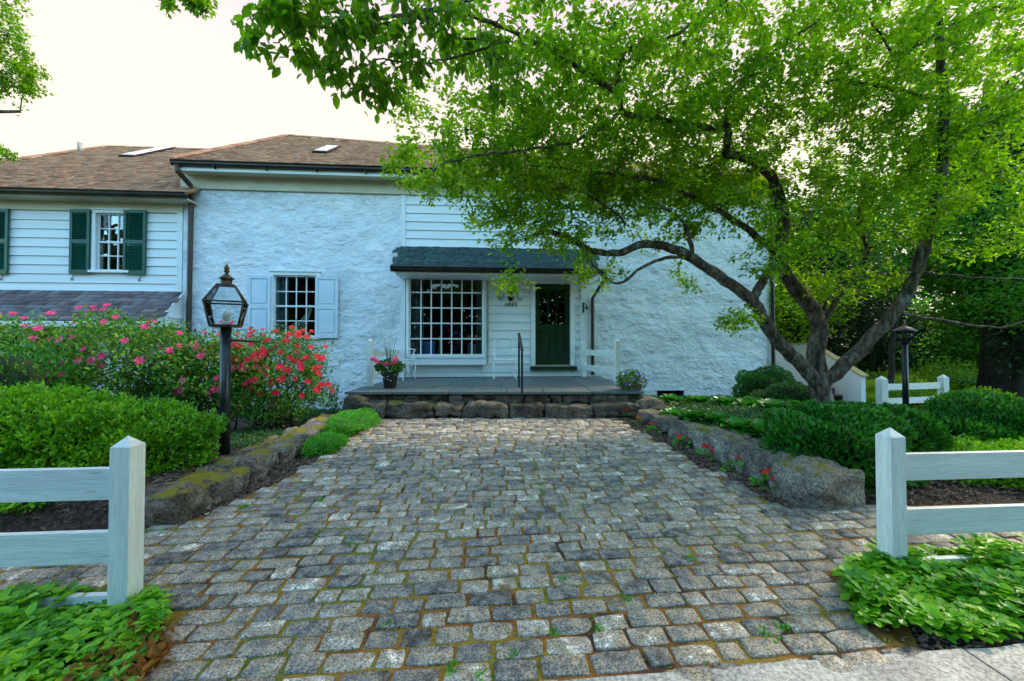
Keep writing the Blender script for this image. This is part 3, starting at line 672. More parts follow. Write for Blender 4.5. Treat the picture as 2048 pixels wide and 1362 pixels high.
# --- porch wall
DZ = .684
zc = zpf-.10
clap_holes = [(BW[0]-.16, BW[1]+.16, BW[2]-.3, BW[3]+.3), (DR[0]-.11, DR[1]+.11, DR[2]-.15, DR[3]+.13)]
s0c, s1c = wp(812, 650)[0], wp(1161, 650)[0]
clapboards(s0c, s1c, DZ+.02, zc+.02, .004, holes=clap_holes)
MB().wbox(s1c+.002, wp(1184, 650)[0]-.03, DZ, zc, .004, .07).build('corner_board', M['trim'], H)
MB().wbox(s0c, s1c, zc+.021, zc+.1, .004, .05).build('frieze_board', M['trim'], H)
bay = sash('bay_window', BW, .20, 7, 5, M['trim'], H, .055, label='large projecting picture window with white grid beside the door', munt=.028)
mb = MB(); a, b_, c, d = BW
mb.wbox(a-.10, b_+.10, c-.25, c-.09, .004, .262)
mb.wbox(a-.10, a-.06, c-.09, zc, .05, .2); mb.wbox(b_+.06, b_+.10, c-.09, zc, .05, .2); mb.wbox(a-.10, b_+.10, d+.056, zc, .05, .245)
mb.build('window_box', M['trim'], bay)
MB().wbox(a-.05, a+.02-.04, DZ+.05, c-.252, .034, .06).wbox(b_+.02, b_+.06, c-.42, c-.252, .034, .12).build('bracket', M['trim'], bay)
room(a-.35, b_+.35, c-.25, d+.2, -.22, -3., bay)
curtain(a-.12, a+.16, c-.05, d+.05, -.1, bay); curtain(a+.17, a+.26, c-.05, d+.05, -.16, bay, 8); curtain(b_-.14, b_+.12, c-.05, d+.05, -.1, bay)
# things in the bay window
def onw(px, py, out): return hit(px, py, WO+NF*out, NF)
fl_ = c-.02
MB().wbox(a-.05, b_+.05, c-.088, fl_, -.9, .12).build('window_seat', M['room'], bay)
BK = thing('book_row', 'row of books standing at the right end of the bay window', 'books', tuple(W(wp(950, 700, -.3)[0], fl_, -.3)))
for k in range(9):
    s_ = wp(935, 700, -.3)[0] + k*.055; h = random.uniform(.2, .3)
    (MB().wbox(s_, s_+.045, fl_, fl_+h, -.35, -.18).build('book', M['book'], BK))
p = onw(880, 706, -.15); tag(MB().lathe(p, [(.03, 0), (.05, .05), (.02, .2), (.03, .4), (.004, .42)], 10).build('toy_bottle', M['toyg']), 'lime green toy behind the lower panes of the bay window', 'toy')
tag(MB().wbox(wp(848, 700, -.2)[0], wp(870, 700, -.2)[0], fl_, fl_+.34, -.24, -.2).build('folder', M['toyb']), 'blue folder leaning behind the lower left panes of the bay window', 'folder')
p = onw(912, 705, -.3); f_ = thing('fabric_bouquet', 'red and blue bouquet behind the middle panes of the bay window', 'bouquet', tuple(p))
for k in range(14):
    q = p + V(random.uniform(-.22, .22), random.uniform(-.1, .1), random.uniform(.05, .62)); MB().lathe(q, [(.004, -.04), (.045, -.01), (.05, .02), (.01, .05)], 8).build('blossom', M[random.choice(['toyr', 'toyb', 'toyr'])], f_)
mb = MB()
for k in range(8): mb.tube([p, p + V(random.uniform(-.1, .1), 0, .3), p + V(random.uniform(-.2, .2), 0, .55)], .006, 5)
mb.build('stem', M['twig'], f_)
# lattice giraffe-neck sculpture in the lower window
p0 = [onw(x, y, -.2) for x, y in ((573, 672), (590, 658), (606, 645), (616, 628), (622, 610))]
lat = MB(); rr_ = [.20, .17, .10, .07, .05]
def cr(pts, k=6):
    out = []; P = [np.asarray(p, float) for p in pts]; P = [2*P[0]-P[1]] + P + [2*P[-1]-P[-2]]
    for i in range(1, len(P)-2):
        for t in np.arange(k)/k: out.append(.5*((2*P[i]) + (-P[i-1]+P[i+1])*t + (2*P[i-1]-5*P[i]+4*P[i+1]-P[i+2])*t*t + (-P[i-1]+3*P[i]-3*P[i+1]+P[i+2])*t**3))
    out.append(P[-2]); return out
sp_ = cr(p0, 5); rd = np.interp(np.linspace(0, 4, len(sp_)), range(5), rr_)
ring = []
for i, q in enumerate(sp_):
    t = sp_[min(i+1, len(sp_)-1)] - sp_[max(i-1, 0)]; t /= np.linalg.norm(t); a_ = np.cross(t, NF); ring.append([q + (a_*math.cos(2*PI*(j+.5*(i % 2))/8) + NF*.4*math.sin(2*PI*(j+.5*(i % 2))/8))*rd[i]*.8 for j in range(8)])
for i in range(len(ring)-1):
    for j in range(8):
        o_ = (j-1) % 8 if i % 2 == 0 else (j+1) % 8
        lat.tube([ring[i][j], ring[i+1][j]], .007, 4); lat.tube([ring[i][j], ring[i+1][o_]], .007, 4)
tag(lat.build('lattice_sculpture', M['net']), 'ivory openwork curved sculpture behind the shuttered ground floor window', 'sculpture')
# door
a, b_, c, d = DR
mb = MB(); mb.wbox(a-.10, a-.001, c, d+.0, .005, .06); mb.wbox(b_+.001, b_+.10, c, d, .005, .06); mb.wbox(a-.10, b_+.10, d+.001, d+.11, .005, .065)
dc = mb.build('door_casing', M['trim'], H)
do = MB(); st = .12; zt, zm_, = d-.03, c+.86
do.wbox(a+.004, a+st, c+.02, d-.004, -.10, -.055); do.wbox(b_-st, b_-.004, c+.02, d-.004, -.10, -.055)
for z0_, z1_ in ((c+.02, c+.22), (zm_, zm_+.16), (d-.15, d-.004)): do.wbox(a+st, b_-st, z0_, z1_, -.099, -.056)
do.wbox((a+b_)/2-.05, (a+b_)/2+.05, c+.22, zm_, -.099, -.056)
DOOR = do.build('door', M['door'], H, label='dark green front door with nine small panes over two panels')
for p, q in ((a+st, (a+b_)/2-.05), ((a+b_)/2+.05, b_-st)):
    mb = MB(); mb.wbox(p, q, c+.22, zm_, -.094, -.075); mb.wbox(p+.04, q-.04, c+.26, zm_-.04, -.075, -.062); mb.build('door_panel', M['door'], DOOR)
g0, g1, h0, h1 = a+st, b_-st, zm_+.16, d-.15
mu = MB()
for k in (1, 2):
    s_ = g0+(g1-g0)*k/3; mu.wbox(s_-.011, s_+.011, h0, h1, -.09, -.062)
    z_ = h0+(h1-h0)*k/3
    for kk in range(3): mu.wbox(g0+(g1-g0)*kk/3+.011, g0+(g1-g0)*(kk+1)/3-.011, z_-.011, z_+.011, -.09, -.062)
mu.build('muntins', M['door'], DOOR)
for i in range(3):
    for j in range(3): MB().wbox(g0+(g1-g0)*i/3+.004, g0+(g1-g0)*(i+1)/3-.004, h0+(h1-h0)*j/3+.004, h0+(h1-h0)*(j+1)/3-.004, -.085, -.080).build('pane', M['glass'], DOOR)
kb = W(a+.06, c+.92, -.02); MB().tube([kb-NF*.04, kb, kb+NF*.001], [.012, .012, .012], 8).lathe(kb-Z*.03, [(.005, 0), (.028, .015), (.03, .03), (.028, .045), (.005, .06)], 12).build('door_knob', M['brass'], DOOR)
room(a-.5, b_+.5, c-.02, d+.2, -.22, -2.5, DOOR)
MB().wbox(a-.13, b_+.13, c-.10, c-.022, .005, .16).build('door_sill', M['door'], H); MB().wbox(a, b_, c-.021, c+.019, -.10, .03).build('threshold', M['steel'], H)
# vent grille low in the wall
a, b_, c, d = VT; mb = MB()
for k in range(4): z = c + (d-c)*(k+.5)/4; mb.box(W((a+b_)/2, z, -.04), U, NF, Z, (b_-a)/2, .03, .008)
vg = mb.build('vent_grille', M['gutter'], H); MB().wbox(a-.04, b_+.04, d, d+.035, .001, .02).build('lintel', M['trim'], vg); room(a, b_, c, d, -.10, -.4, vg)
# house numbers
def textobj(txt, size, loc, m, parent, name, shear=.25):
    cu = bpy.data.curves.new(name, 'FONT'); cu.body = txt; cu.size = size; cu.extrude = .006; cu.shear = shear; cu.align_x = 'CENTER'; cu.offset = .001
    o = bpy.data.objects.new(name, cu); COL.objects.link(o); dg = bpy.context.evaluated_depsgraph_get(); me = bpy.data.meshes.new_from_object(o.evaluated_get(dg)); bpy.data.objects.remove(o)
    me.materials.clear(); me.materials.append(m); r = link(name, me, None, parent, tuple(np.array(loc)-np.array(rootloc(parent))), rot=(PI/2, 0, TH)); return r
for k, chx in enumerate('2885'):
    textobj(chx, .125, onw(1010.5+k*6.9, 612.5, .045), M['black'], H, 'house_number_digit')
# wall lantern with scroll bracket
lp = onw(1021, 590, .10); WL = thing('wall_lantern', 'black wall lantern with two curling iron scrolls above the house number', 'lantern', tuple(lp))
mb = MB(); mb.box(lp+Z*.0, U, NF, Z, .05, .05, .11, 1.35); mb.build('lantern_body', M['lampglass'], WL)
mb = MB()
for i in (-1, 1):
    for j in (-1, 1): mb.tube([lp + U*.05*i + NF*.05*j - Z*.11, lp + U*.068*i + NF*.068*j + Z*.11], .009, 6)
mb.box(lp - Z*.12, U, NF, Z, .055, .055, .012); mb.box(lp+Z*.115, U, NF, Z, .075, .075, .01); mb.box(lp+Z*.155, U, NF, Z, .07, .07, .03, .35); mb.tube([lp+Z*.18, lp+Z*.25], [.012, .004], 8); mb.box(lp-NF*.08, U, NF, Z, .04, .012, .14)
mb.build('lantern_frame', M['black'], WL)
for sg in (-1, 1):
    mb = MB(); pts = [lp + U*sg*x + Z*z - NF*.04 for x, z in ((.05, .12), (.11, .14), (.155, .08), (.17, -.02), (.21, -.10), (.265, -.115), (.285, -.08), (.265, -.055), (.245, -.07))]
    mb.tube(cr(pts, 4), .008, 6); mb.build('scroll', M['black'], WL)
# small cast iron bell bracket right of the door
bp_ = onw(1167, 615, .09); BB = thing('door_bell', 'small black cast iron bell on the white corner board right of the door', 'bell', tuple(bp_))
mb = MB(); mb.box(bp_-NF*.02, U, NF, Z, .02, .008, .13); mb.tube([bp_+Z*.08, bp_+NF*.05+U*.03+Z*.09, bp_+U*.06+NF*.07+Z*.04], .009, 6); mb.build('bracket', M['black'], BB)
MB().lathe(bp_+U*.06+NF*.07-Z*.05, [(.05, 0), (.045, .01), (.028, .05), (.02, .075), (.006, .09)], 12).build('bell', M['black'], BB)

# ------------------------------------------------------------------ porch: flagstones, rubble, step
dl0, dr0 = -2.72, 2.16
PO = thing('stone_porch', 'raised bluestone porch on dark rubble stones with one long stone step', 'porch', (0, 8, 0))
def yb(x): return 9.85 + math.tan(TH)*(x-.9) - .005
yf = lambda x: 6.47 + .006*x
MB().bx(dl0+.06, dr0-.05, 6.62, 9.45, 0, DZ-.045).build('rubble_core', M['mortar'], PO)
mb = MB(); 
rowsy = [0, .16, .34, .52, .70, .86, 1.0]
for r in range(6):
    x = dl0 - .0
    while x < dr0-.01:
        wd = rs.uniform(.45, 1.05) if r else rs.uniform(.55, 1.0); x2 = min(x+wd, dr0)
        if dr0-x2 < .25: x2 = dr0
        y0 = [yf(q) + (yb(q)-yf(q))*rowsy[r] for q in (x, x2)]; y1 = [yf(q) + (yb(q)-yf(q))*rowsy[r+1] for q in (x, x2)]
        g_ = .007; z = DZ + rs.uniform(-.003, .002); th = .045
        top = [(x+g_, y0[0]+(g_ if r else 0), z), (x2-g_, y0[1]+(g_ if r else 0), z), (x2-g_, y1[1]-g_, z), (x+g_, y1[0]-g_, z)]
        m_ = MB(); m_.add(top + [(a, b_, z-th) for a, b_, c in top], [(0, 1, 2, 3), (7, 6, 5, 4), (0, 4, 5, 1), (1, 5, 6, 2), (2, 6, 7, 3), (3, 7, 4, 0)]); m_.build('flagstone', M['flag'], PO, bevel=.006); x = x2
MB().bx(dl0+.03, dr0-.03, 6.56, 9.5, DZ-.044, DZ-.012).build('mortar_bed', M['mortar'], PO)
from mathutils import noise as mn
def rock(c, hx, hy, hz, rot=0, seed=0, n=2, rough=.16, sq=.35):
    bm = bmesh.new(); bmesh.ops.create_cube(bm, size=2); bmesh.ops.subdivide_edges(bm, edges=bm.edges, cuts=n+1, use_grid_fill=True)
    so = Vector((seed*3.7, seed*1.3, seed*7.1)); cr_, sr_ = math.cos(rot), math.sin(rot); P = []
    for v in bm.verts:
        p = v.co.copy(); q = p.normalized(); m8 = (abs(p[0])**7+abs(p[1])**7+abs(p[2])**7)**(1/7)
        p = p*(1-sq)/max(m8, .01)**.75 + q*sq*1.2 if m8 > .9 else p
        w3 = Vector((p[0]*hx, p[1]*hy, p[2]*hz)); nrm = Vector((q[0]/hx, q[1]/hy, q[2]/hz)).normalized()
        d = (mn.noise(w3*5+so)*1.0 + mn.noise(w3*13+so)*.55 + mn.noise(w3*31+so)*.25)*rough*.35
        w3 += nrm*d + Vector((mn.noise(w3*7-so), mn.noise(w3*7+so*2), 0))*rough*.12
        P.append((c[0]+w3[0]*cr_-w3[1]*sr_, c[1]+w3[0]*sr_+w3[1]*cr_, c[2]+w3[2]))
    fs = [tuple(v.index for v in f.verts) for f in bm.faces]; bm.free(); return MB().add(P, fs, True)
# risers: rubble course below the deck, big stones of the step
x = dl0+.02; k = 0
while x < dr0-.05:
    wd = rs.uniform(.14, .50); x2 = min(x+wd, dr0); rock(((x+x2)/2, 6.62+rs.uniform(-.02,.02), .555), (x2-x)/2*1.0, .10, rs.uniform(.066, .084), seed=k, n=6, rough=.19, sq=.0).build('rubble_stone', M['stoned'], PO); x = x2; k += 1
x = -2.36
while x < 2.05:
    wd = rs.uniform(.28, .85); x2 = min(x+wd, 2.08); rock(((x+x2)/2, 6.38+rs.uniform(-.02,.02), .40+rs.uniform(-.012,.012)), (x2-x)/2*1.0, .20, rs.uniform(.098, .116), seed=50+k, n=8, rough=.19, sq=.0).build('step_stone', M['stoned'], PO); x = x2; k += 1
for (c_, hx, hy, hz) in (((-2.52, 6.55, .33), .2, .24, .28), ((2.2, 6.55, .35), .22, .26, .22), ((2.32, 6.28, .30), .2, .16, .16)):
    rock(c_, hx, hy, hz, seed=k, n=3).build('corner_stone', M['stoned'], PO); k += 1
x = 6.8; 
for sx0 in (dl0+.05, dr0-.05):
    for yy in np.arange(6.85, 9.4, .42): rock((sx0, yy, .48), .07, .2, .15, seed=k, n=2, rough=.1, sq=.2).build('rubble_stone', M['stoned'], PO); k += 1
# handrail
hp = thing('handrail', 'black iron handrail at the middle of the porch step', 'handrail', (.14, 6.6, .5))
pB, pF = V(.125, 7.12, DZ), V(.158, 6.28, .50)
MB().box(pB+Z*.475, V(1,0,0), V(0,1,0), Z, .017, .017, .475).build('post', M['black'], hp); MB().box(pF+Z*.44, V(1,0,0), V(0,1,0), Z, .017, .017, .44).build('post', M['black'], hp)
tb, tf_ = pB+Z*.96+V(-.0, .10, .01), pF+Z*.89+V(0, -.06, -.03); dd = (tf_-tb); Ld = np.linalg.norm(dd); dd /= Ld; sdv = np.cross(dd, Z); sdv /= np.linalg.norm(sdv)
MB().box((tb+tf_)/2, dd, sdv, np.cross(sdv, dd), Ld/2, .024, .013).build('rail', M['black'], hp, bevel=.004)
# ------------------------------------------------------------------ fences
def fpost(c, wd, h, parent, peak=.05, m='post', ang=TH):
    u = V(math.cos(ang), math.sin(ang), 0); n_ = V(-math.sin(ang), math.cos(ang), 0); mb = MB(); hw = wd/2
    mb.box(c + Z*(h-.25)/2 + Z*(-.0), u, n_, Z, hw, hw, (h+.25)/2) if False else mb.box(c + Z*(h/2-.1), u, n_, Z, hw, hw, h/2+.1)
    t = c + Z*h; vs = [t + u*hw*i*1.0 + n_*hw*j for i, j in ((-1, -1), (1, -1), (1, 1), (-1, 1))]
    mb.add(vs + [t + Z*peak], [(0, 1, 4), (1, 2, 4), (2, 3, 4), (3, 0, 4)])
    return mb.build('post', M[m], parent, bevel=.0025)
def frail(a, b_, z0, z1, th, parent, m='fence'):
    a = np.asarray(a, float); b_ = np.asarray(b_, float); d = b_-a; L = np.linalg.norm(d); d = d/L; n_ = np.cross(Z, d); n_ /= np.linalg.norm(n_)
    return MB().box((a+b_)/2 + Z*((z0+z1)/2), d, n_, np.cross(d, n_), L/2, th/2, (z1-z0)/2).build('rail', M[m], parent, bevel=.003)
ud = U
fl = thing('rail_fence', 'white three rail fence ending at the left edge of the drive', 'fence', (-1.91, 2.02, .1))
pc = V(-1.942, 2.02, 0); fpost(pc, .094, .905, fl)
for z0, z1 in ((.638, .795), (.324, .480), (.01, .168)): frail(pc + ud*-.047 + V(0, 0, 0), pc - ud*3.2, z0, z1, .035, fl)
fpost(pc - ud*2.4, .094, .905, fl)
fr_ = thing('rail_fence', 'white three rail fence starting at the right edge of the drive', 'fence', (2.2, 2.3, .1))
pc = V(2.193, 2.315, 0); fpost(pc, .092, .888, fr_)
for z0, z1 in ((.632, .785), (.318, .468), (.02, .178)): frail(pc + ud*.046, pc + ud*3.4, z0, z1, .035, fr_)
fpost(pc + ud*2.45, .092, .888, fr_)
# far right short fence
ff = thing('rail_fence', 'short white two rail fence beyond the shrubs behind the small lamp post', 'fence', (8, 8, 0))
p1, p2 = at(1764.5, 835, 7.9), at(1887, 800, 8.35); p1[2] = -.03; p2[2] = -.03
fpost(p1, .135, .80, ff, .07); fpost(p2, .125, .80, ff, .07)
dv = (p2-p1)*V(1, 1, 0); dv /= np.linalg.norm(dv)
for z0, z1 in ((.545, .67), (.265, .385), (-.03, .08)): frail(p1*V(1, 1, 0)+dv*.068, p2*V(1, 1, 0)-dv*.064, z0, z1, .035, ff)
# porch side fences
fp = thing('rail_fence', 'short white porch rail between the flower pot and the bay window', 'fence', (-2.8, 8, DZ))
c1 = V(-2.62, 7.35, DZ); fpost(c1, .10, .84, fp, .045); c2 = V(-2.66, 9.42, DZ)
for z0, z1 in ((.53, .66), (.16, .30)): frail(c1+V(0, .05, 0), c2, z0, z1, .04, fp)
fp2 = thing('rail_fence', 'short white porch rail right of the green door', 'fence', (2.2, 8, DZ))
c1 = at(1235, 770, 7.75); c1[2] = DZ; fpost(c1, .10, .84, fp2, .045); c2 = W(wp(1168, 700)[0], DZ, .10)
for z0, z1 in ((.53, .66), (.16, .30)): frail(c1+V(0, .05, 0), c2, z0, z1, .04, fp2)
MB().box(W(wp(1166, 700)[0], DZ+.42, .11), U, NF, Z, .045, .04, .42).build('post', M['post'], fp2)
# ------------------------------------------------------------------ lamp posts
L0 = V(-3.06, 4.25, G(-3.06, 4.25)); LP = thing('lamp_post', 'tall black lamp post with large glass carriage lantern beside the rose bushes', 'lamp post', tuple(L0))
zt = at(452, 652, 4.25)[2]; zsh = at(452, 605, 4.25)[2]; zcap = at(452, 571, 4.25)[2]; zfin = at(452, 527, 4.25)[2]
MB().tube([L0-Z*.1, V(L0[0], L0[1], zt)], .050, 20).build('post', M['black'], LP)
lb = V(L0[0], L0[1], 0); la = math.radians(28); lu = V(math.cos(la), math.sin(la), 0); lv = V(-math.sin(la), math.cos(la), 0)
def ringc(z, h): return [lb + Z*z + lu*h*i + lv*h*j for i, j in ((-1, -1), (1, -1), (1, 1), (-1, 1))]
r0, r1, r2 = ringc(zt+.005, .125), ringc(zsh, .172), ringc(zcap, .075)
fm = MB()
for i in range(4):
    fm.tube([r0[i], r1[i]], .010, 6); fm.tube([r1[i], r2[i]], .009, 6)
    for r in (r0, r1, r2): fm.tube([r[i], r[(i+1) % 4]], .010, 6)
fm.box(lb+Z*(zsh+.004), lu, lv, Z, .205, .205, .004) if False else None
for i in range(4): 
    a_, b2 = r1[i], r1[(i+1) % 4]; o1 = lb+Z*zsh; fm.add([a_ + (a_-o1)*.10, b2 + (b2-o1)*.10, b2 - (b2-o1)*.03, a_ - (a_-o1)*.03], [(0, 1, 2, 3)])
fm.box(lb+Z*(zt-.004), lu, lv, Z, .13, .13, .008); fm.build('lantern_frame', M['brass'], LP)
for i in range(4):
    j = (i+1) % 4; sh_ = lambda q, z: q + (lb+Z*z-q)*.03
    for A1, A2, B1, B2 in ((r0[i], r0[j], r1[j], r1[i]), (r1[i], r1[j], r2[j], r2[i])):
        n_ = np.cross(A2-A1, B1-A1); n_ /= np.linalg.norm(n_)
        MB().add([A1, A2, B1, B2, A1-n_*.003, A2-n_*.003, B1-n_*.003, B2-n_*.003], [(0, 1, 2, 3), (7, 6, 5, 4), (0, 4, 5, 1), (1, 5, 6, 2), (2, 6, 7, 3), (3, 7, 4, 0)]).build('glass_pane', M['lampglass'], LP)
hcap = zfin-zcap
MB().lathe(lb+Z*zcap, [(.078, 0), (.07, .01), (.052, .015), (.052, hcap*.28), (.075, hcap*.30), (.06, hcap*.36), (.030, hcap*.48), (.014, hcap*.55), (.024, hcap*.62), (.030, hcap*.66), (.018, hcap*.72), (.030, hcap*.76), (.024, hcap*.82), (.002, hcap)], 18).build('finial', M['brass'], LP)
MB().tube([lb+Z*zt, lb+Z*(zt+.06)], .022, 10).build('socket', M['trim'], LP); MB().lathe(lb+Z*(zt+.05), [(.02, 0), (.03, .02), (.042, .06), (.042, .09), (.025, .125), (.004, .135)], 14).build('bulb', M['bulb'], LP)
zb_ = at(452, 680, 4.25)[2]; MB().tube([lb+Z*zb_ - V(.0, 0, 0), lb+Z*(zb_-.02)+V(.34, .05, 0)], .010, 8).build('ladder_bar', M['black'], LP)
R0 = at(1812, 838, 7.3); R0[2] = G(R0[0], R0[1]); RL = thing('lamp_post', 'small black lamp post in front of the far white fence', 'lamp post', tuple(R0))
zb2 = at(1812, 682, 7.3)[2]; hh = at(1812, 650, 7.3)[2]-zb2; cr0 = V(R0[0], R0[1], 0)
MB().tube([R0-Z*.1, cr0+Z*(zb2-.04)], .045, 14).build('post', M['black'], RL)
mb = MB().lathe(cr0+Z*(zb2-.05), [(.05, 0), (.07, .02), (.105, .05)], 8)
for k in range(8): t = 2*PI*k/8; mb.tube([cr0+Z*zb2+V(math.cos(t), math.sin(t), 0)*.105, cr0+Z*(zb2+hh*.62)+V(math.cos(t), math.sin(t), 0)*.125], .008, 5)
mb.build('lantern_frame', M['black'], RL)
MB().lathe(cr0+Z*(zb2+hh*.60), [(.18, 0), (.175, .015), (.11, .06), (.05, .09), (.02, .10), (.015, .14), (.002, .15)], 16).build('lamp_roof', M['black'], RL)
MB().lathe(cr0+Z*zb2, [(.095, .0), (.115, hh*.6)], 12).build('lamp_glass', M['lampglass'], RL)
# ------------------------------------------------------------------ side stair of the house (right)
ST = thing('side_stair', 'white walled outdoor stair with yellow wooden caps at the right corner of the house', 'stair', (8.8, 11, 0))
xl, xr = 8.05, 9.25; yF, yB, yE = 10.55, 12.35, 13.6; zTop = 1.50; zE = .62; zg = -.45
def side(x0, nm='parapet'):
    mb = MB(); o = .12
    prof = [(yF, zg), (yF, zE), (yB, zTop), (yE, zTop), (yE, zg)]
    v = [(x0, y, z) for y, z in prof] + [(x0+o, y, z) for y, z in prof]
    mb.add(v, [(4, 3, 2, 1, 0), (5, 6, 7, 8, 9)] + [(i, (i+1) % 5, (i+1) % 5+5, i+5) for i in range(5)]); mb.build(nm, M['trim'], ST)
    c = MB(); a0, a1 = V(x0+.06, yF-.05, zE-.0), V(x0+.06, yB, zTop+.01); dd = a1-a0; L = np.linalg.norm(dd); dd /= L; up = np.cross(V(1,0,0), dd); c.box((a0+a1)/2+up*.025, V(1,0,0), dd, up, .095, L/2, .022); c.build('cap_rail', M['rail'], ST)
    c = MB(); c.bx(x0-.035, x0+.155, yB+.02, yE, zTop+.01, zTop+.055); c.build('cap_rail', M['rail'], ST)
side(xl); side(xr)
mb = MB(); mb.bx(xl+.122, xr-.002, yE-.1, yE, zg, zTop); mb.build('back_wall', M['trim'], ST); MB().bx(xl-.0, xr+.1, yE-.15, yE+.03, zTop+.001, zTop+.05).build('cap_rail', M['rail'], ST)
for k in range(6):
    y0 = yF + .05 + k*.28; z = zg+.18+.17*k
    MB().bx(xl+.125, xr-.005, y0-.03, y0+.27, z-.04, z).build('tread', M['tread'], ST); MB().bx(xl+.125, xr-.005, y0, y0+.02, z-.16, z-.041).build('riser', M['room'], ST)
mb = MB(); mb.bx(sR and 6.7, xl-.01, 12.2, 12.3, zg, 1.35); mb.build('landing_wall', M['trim'], ST)
# dark downspout at the corner
downspout([W(sR+.06, ZT, .05), W(sR+.06, -.1, .05)], .05, M['gutter'])
# ------------------------------------------------------------------ low stone walls
SWR = thing('stone_wall', 'low mossy stone wall on the right side of the drive', 'stone wall', (2.2, 4.5, .2))
blocks = [((2.50, 3.30, .27), .25, .24, .165), ((2.47, 3.86, .28), .21, .33, .155), ((2.34, 4.46, .30), .19, .30, .14), ((2.24, 5.02, .33), .18, .28, .12), ((2.15, 5.50, .36), .17, .22, .10), ((2.08, 5.88, .38), .18, .18, .09), ((2.72, 3.95, .25), .14, .42, .17), ((2.52, 4.9, .27), .16, .5, .15)]
for i, (c_, hx, hy, hz) in enumerate(blocks): rock(c_, hx*(1 if i != 3 else .94), hy*.93, hz*(1, .93, 1.04, .92, 1, .95, 1, 1)[i], rot=.16+(-1)**i*.04, seed=100+i, n=11, rough=.14, sq=.08).build('stone_block', M['stone'], SWR)
SWL = thing('stone_wall', 'low stone wall with yellow moss on the left side of the drive', 'stone wall', (-2.5, 4, .2))
blocks = [((-2.60, 3.00, .19), .24, .20, .15), ((-2.56, 3.42, .21), .20, .22, .14), ((-2.58, 3.88, .23), .20, .25, .125), ((-2.55, 4.36, .26), .19, .24, .115), ((-2.56, 4.82, .27), .19, .23, .115), ((-2.58, 5.28, .28), .2, .24, .11), ((-2.66, 5.74, .27), .2, .24, .10), ((-2.78, 6.15, .26), .2, .22, .10), ((-2.80, 3.7, .17), .15, .45, .12), ((-2.80, 4.6, .20), .15, .5, .11)]
for i, (c_, hx, hy, hz) in enumerate(blocks): rock(c_, hx, hy*.92, hz*(1+.06*(-1)**i), rot=.02+(-1)**i*.06, seed=140+i, n=10, rough=.14, sq=.08).build('stone_block', M['stone2'], SWL)
# ------------------------------------------------------------------ mulch chips
def chips(name, regions, n, label):
    P = []
    for (x0, x1, y0, y1), k in regions:
        m_ = int(n*k); P.append(np.stack([RNG.uniform(x0, x1, m_), RNG.uniform(y0, y1, m_)], 1))
    P = np.concatenate(P); keep = np.array([not inpoly(a, b_, DRIVE) for a, b_ in P]); P = P[keep]
    z = G(P[:, 0], P[:, 1]) + .012; T = np.column_stack([P, z]); d = rdir(len(T)); d[:, 2] *= .25; up = rdir(len(T))*.5; up[:, 2] = 1
    tv = [(0, -.5, 0), (1, -.35, 0), (1.05, .4, 0), (0, .5, 0), (0, -.5, .18), (1, -.35, .18), (1.05, .4, .18), (0, .5, .18)]; tf = [(4, 5, 6, 7), (0, 1, 5, 4), (1, 2, 6, 5), (3, 0, 4, 7), (2, 3, 7, 6)]
    S = np.column_stack([RNG.uniform(.015, .06, len(T)), RNG.uniform(.005, .015, len(T)), RNG.uniform(.012, .03, len(T))])
    v, fl = scatter(tv, tf, frames(d, up), S, T); o = link(name, npmesh(name, v, fl), M['chip'], kind='stuff'); return tag(o, label, 'mulch', kind='stuff')
chips('bark_mulch', [((-2.65, -2.0, 2.6, 6.2), .26), ((1.5, 2.4, 3.0, 6.3), .26), ((-4.2, -2.5, 2.7, 6.5), .22), ((2.2, 4.5, 2.9, 5.2), .22), ((1.55, 2.2, 1.7, 2.5), .04), ((-2.2, -1.3, 1.4, 2.2), .04)], 26000, 'brown bark mulch chips on the beds along the drive')
# ------------------------------------------------------------------ shrubs
def lump(d, ph, k=.14):
    return 1 + k*(np.sin(d[:, 0]*4.1+ph)*np.cos(d[:, 1]*3.7+ph*2) + .6*np.sin(d[:, 2]*6.3+d[:, 0]*5+ph*3) + .5*np.sin(d[:, 0]*11+ph)*np.cos(d[:, 2]*9-ph))
def ellipsoid_core(c, r, m, parent, name='inner_core', ph=0., sq=0.):  # solid core added inside the leaves to block gaps, no modelled branches
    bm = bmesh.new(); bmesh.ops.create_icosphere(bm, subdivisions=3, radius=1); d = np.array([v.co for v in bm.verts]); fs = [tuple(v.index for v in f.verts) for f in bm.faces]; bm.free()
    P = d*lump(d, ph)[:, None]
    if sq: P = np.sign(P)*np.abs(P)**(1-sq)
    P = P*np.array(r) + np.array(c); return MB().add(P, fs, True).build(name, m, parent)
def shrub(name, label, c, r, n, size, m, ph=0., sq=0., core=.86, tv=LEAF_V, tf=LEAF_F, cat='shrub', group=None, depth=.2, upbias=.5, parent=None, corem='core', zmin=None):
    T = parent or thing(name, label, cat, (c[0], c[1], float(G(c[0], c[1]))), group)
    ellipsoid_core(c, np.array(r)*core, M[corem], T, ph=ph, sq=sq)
    d = rdir(int(n*1.3)); rad = 1 - np.abs(RNG.normal(0, depth*.5, len(d))) + RNG.uniform(-.02, .06, len(d)); P = d*lump(d, ph)[:, None]*rad[:, None]
    if sq: P = np.sign(P)*np.abs(P)**(1-sq)
    P = P*np.array(r) + np.array(c); ok = P[:, 2] > (G(P[:, 0], P[:, 1])+.02 if zmin is None else zmin); P, d = P[ok][:n], d[ok][:n]
    nd = d/np.array(r); nd /= np.linalg.norm(nd, axis=1, keepdims=True); ld = nd + rdir(len(P))*.75; ld[:, 2] += upbias*.6
    leaves_obj('foliage', P, ld, nd + rdir(len(P))*.6, size, m, T, tv, tf); return T
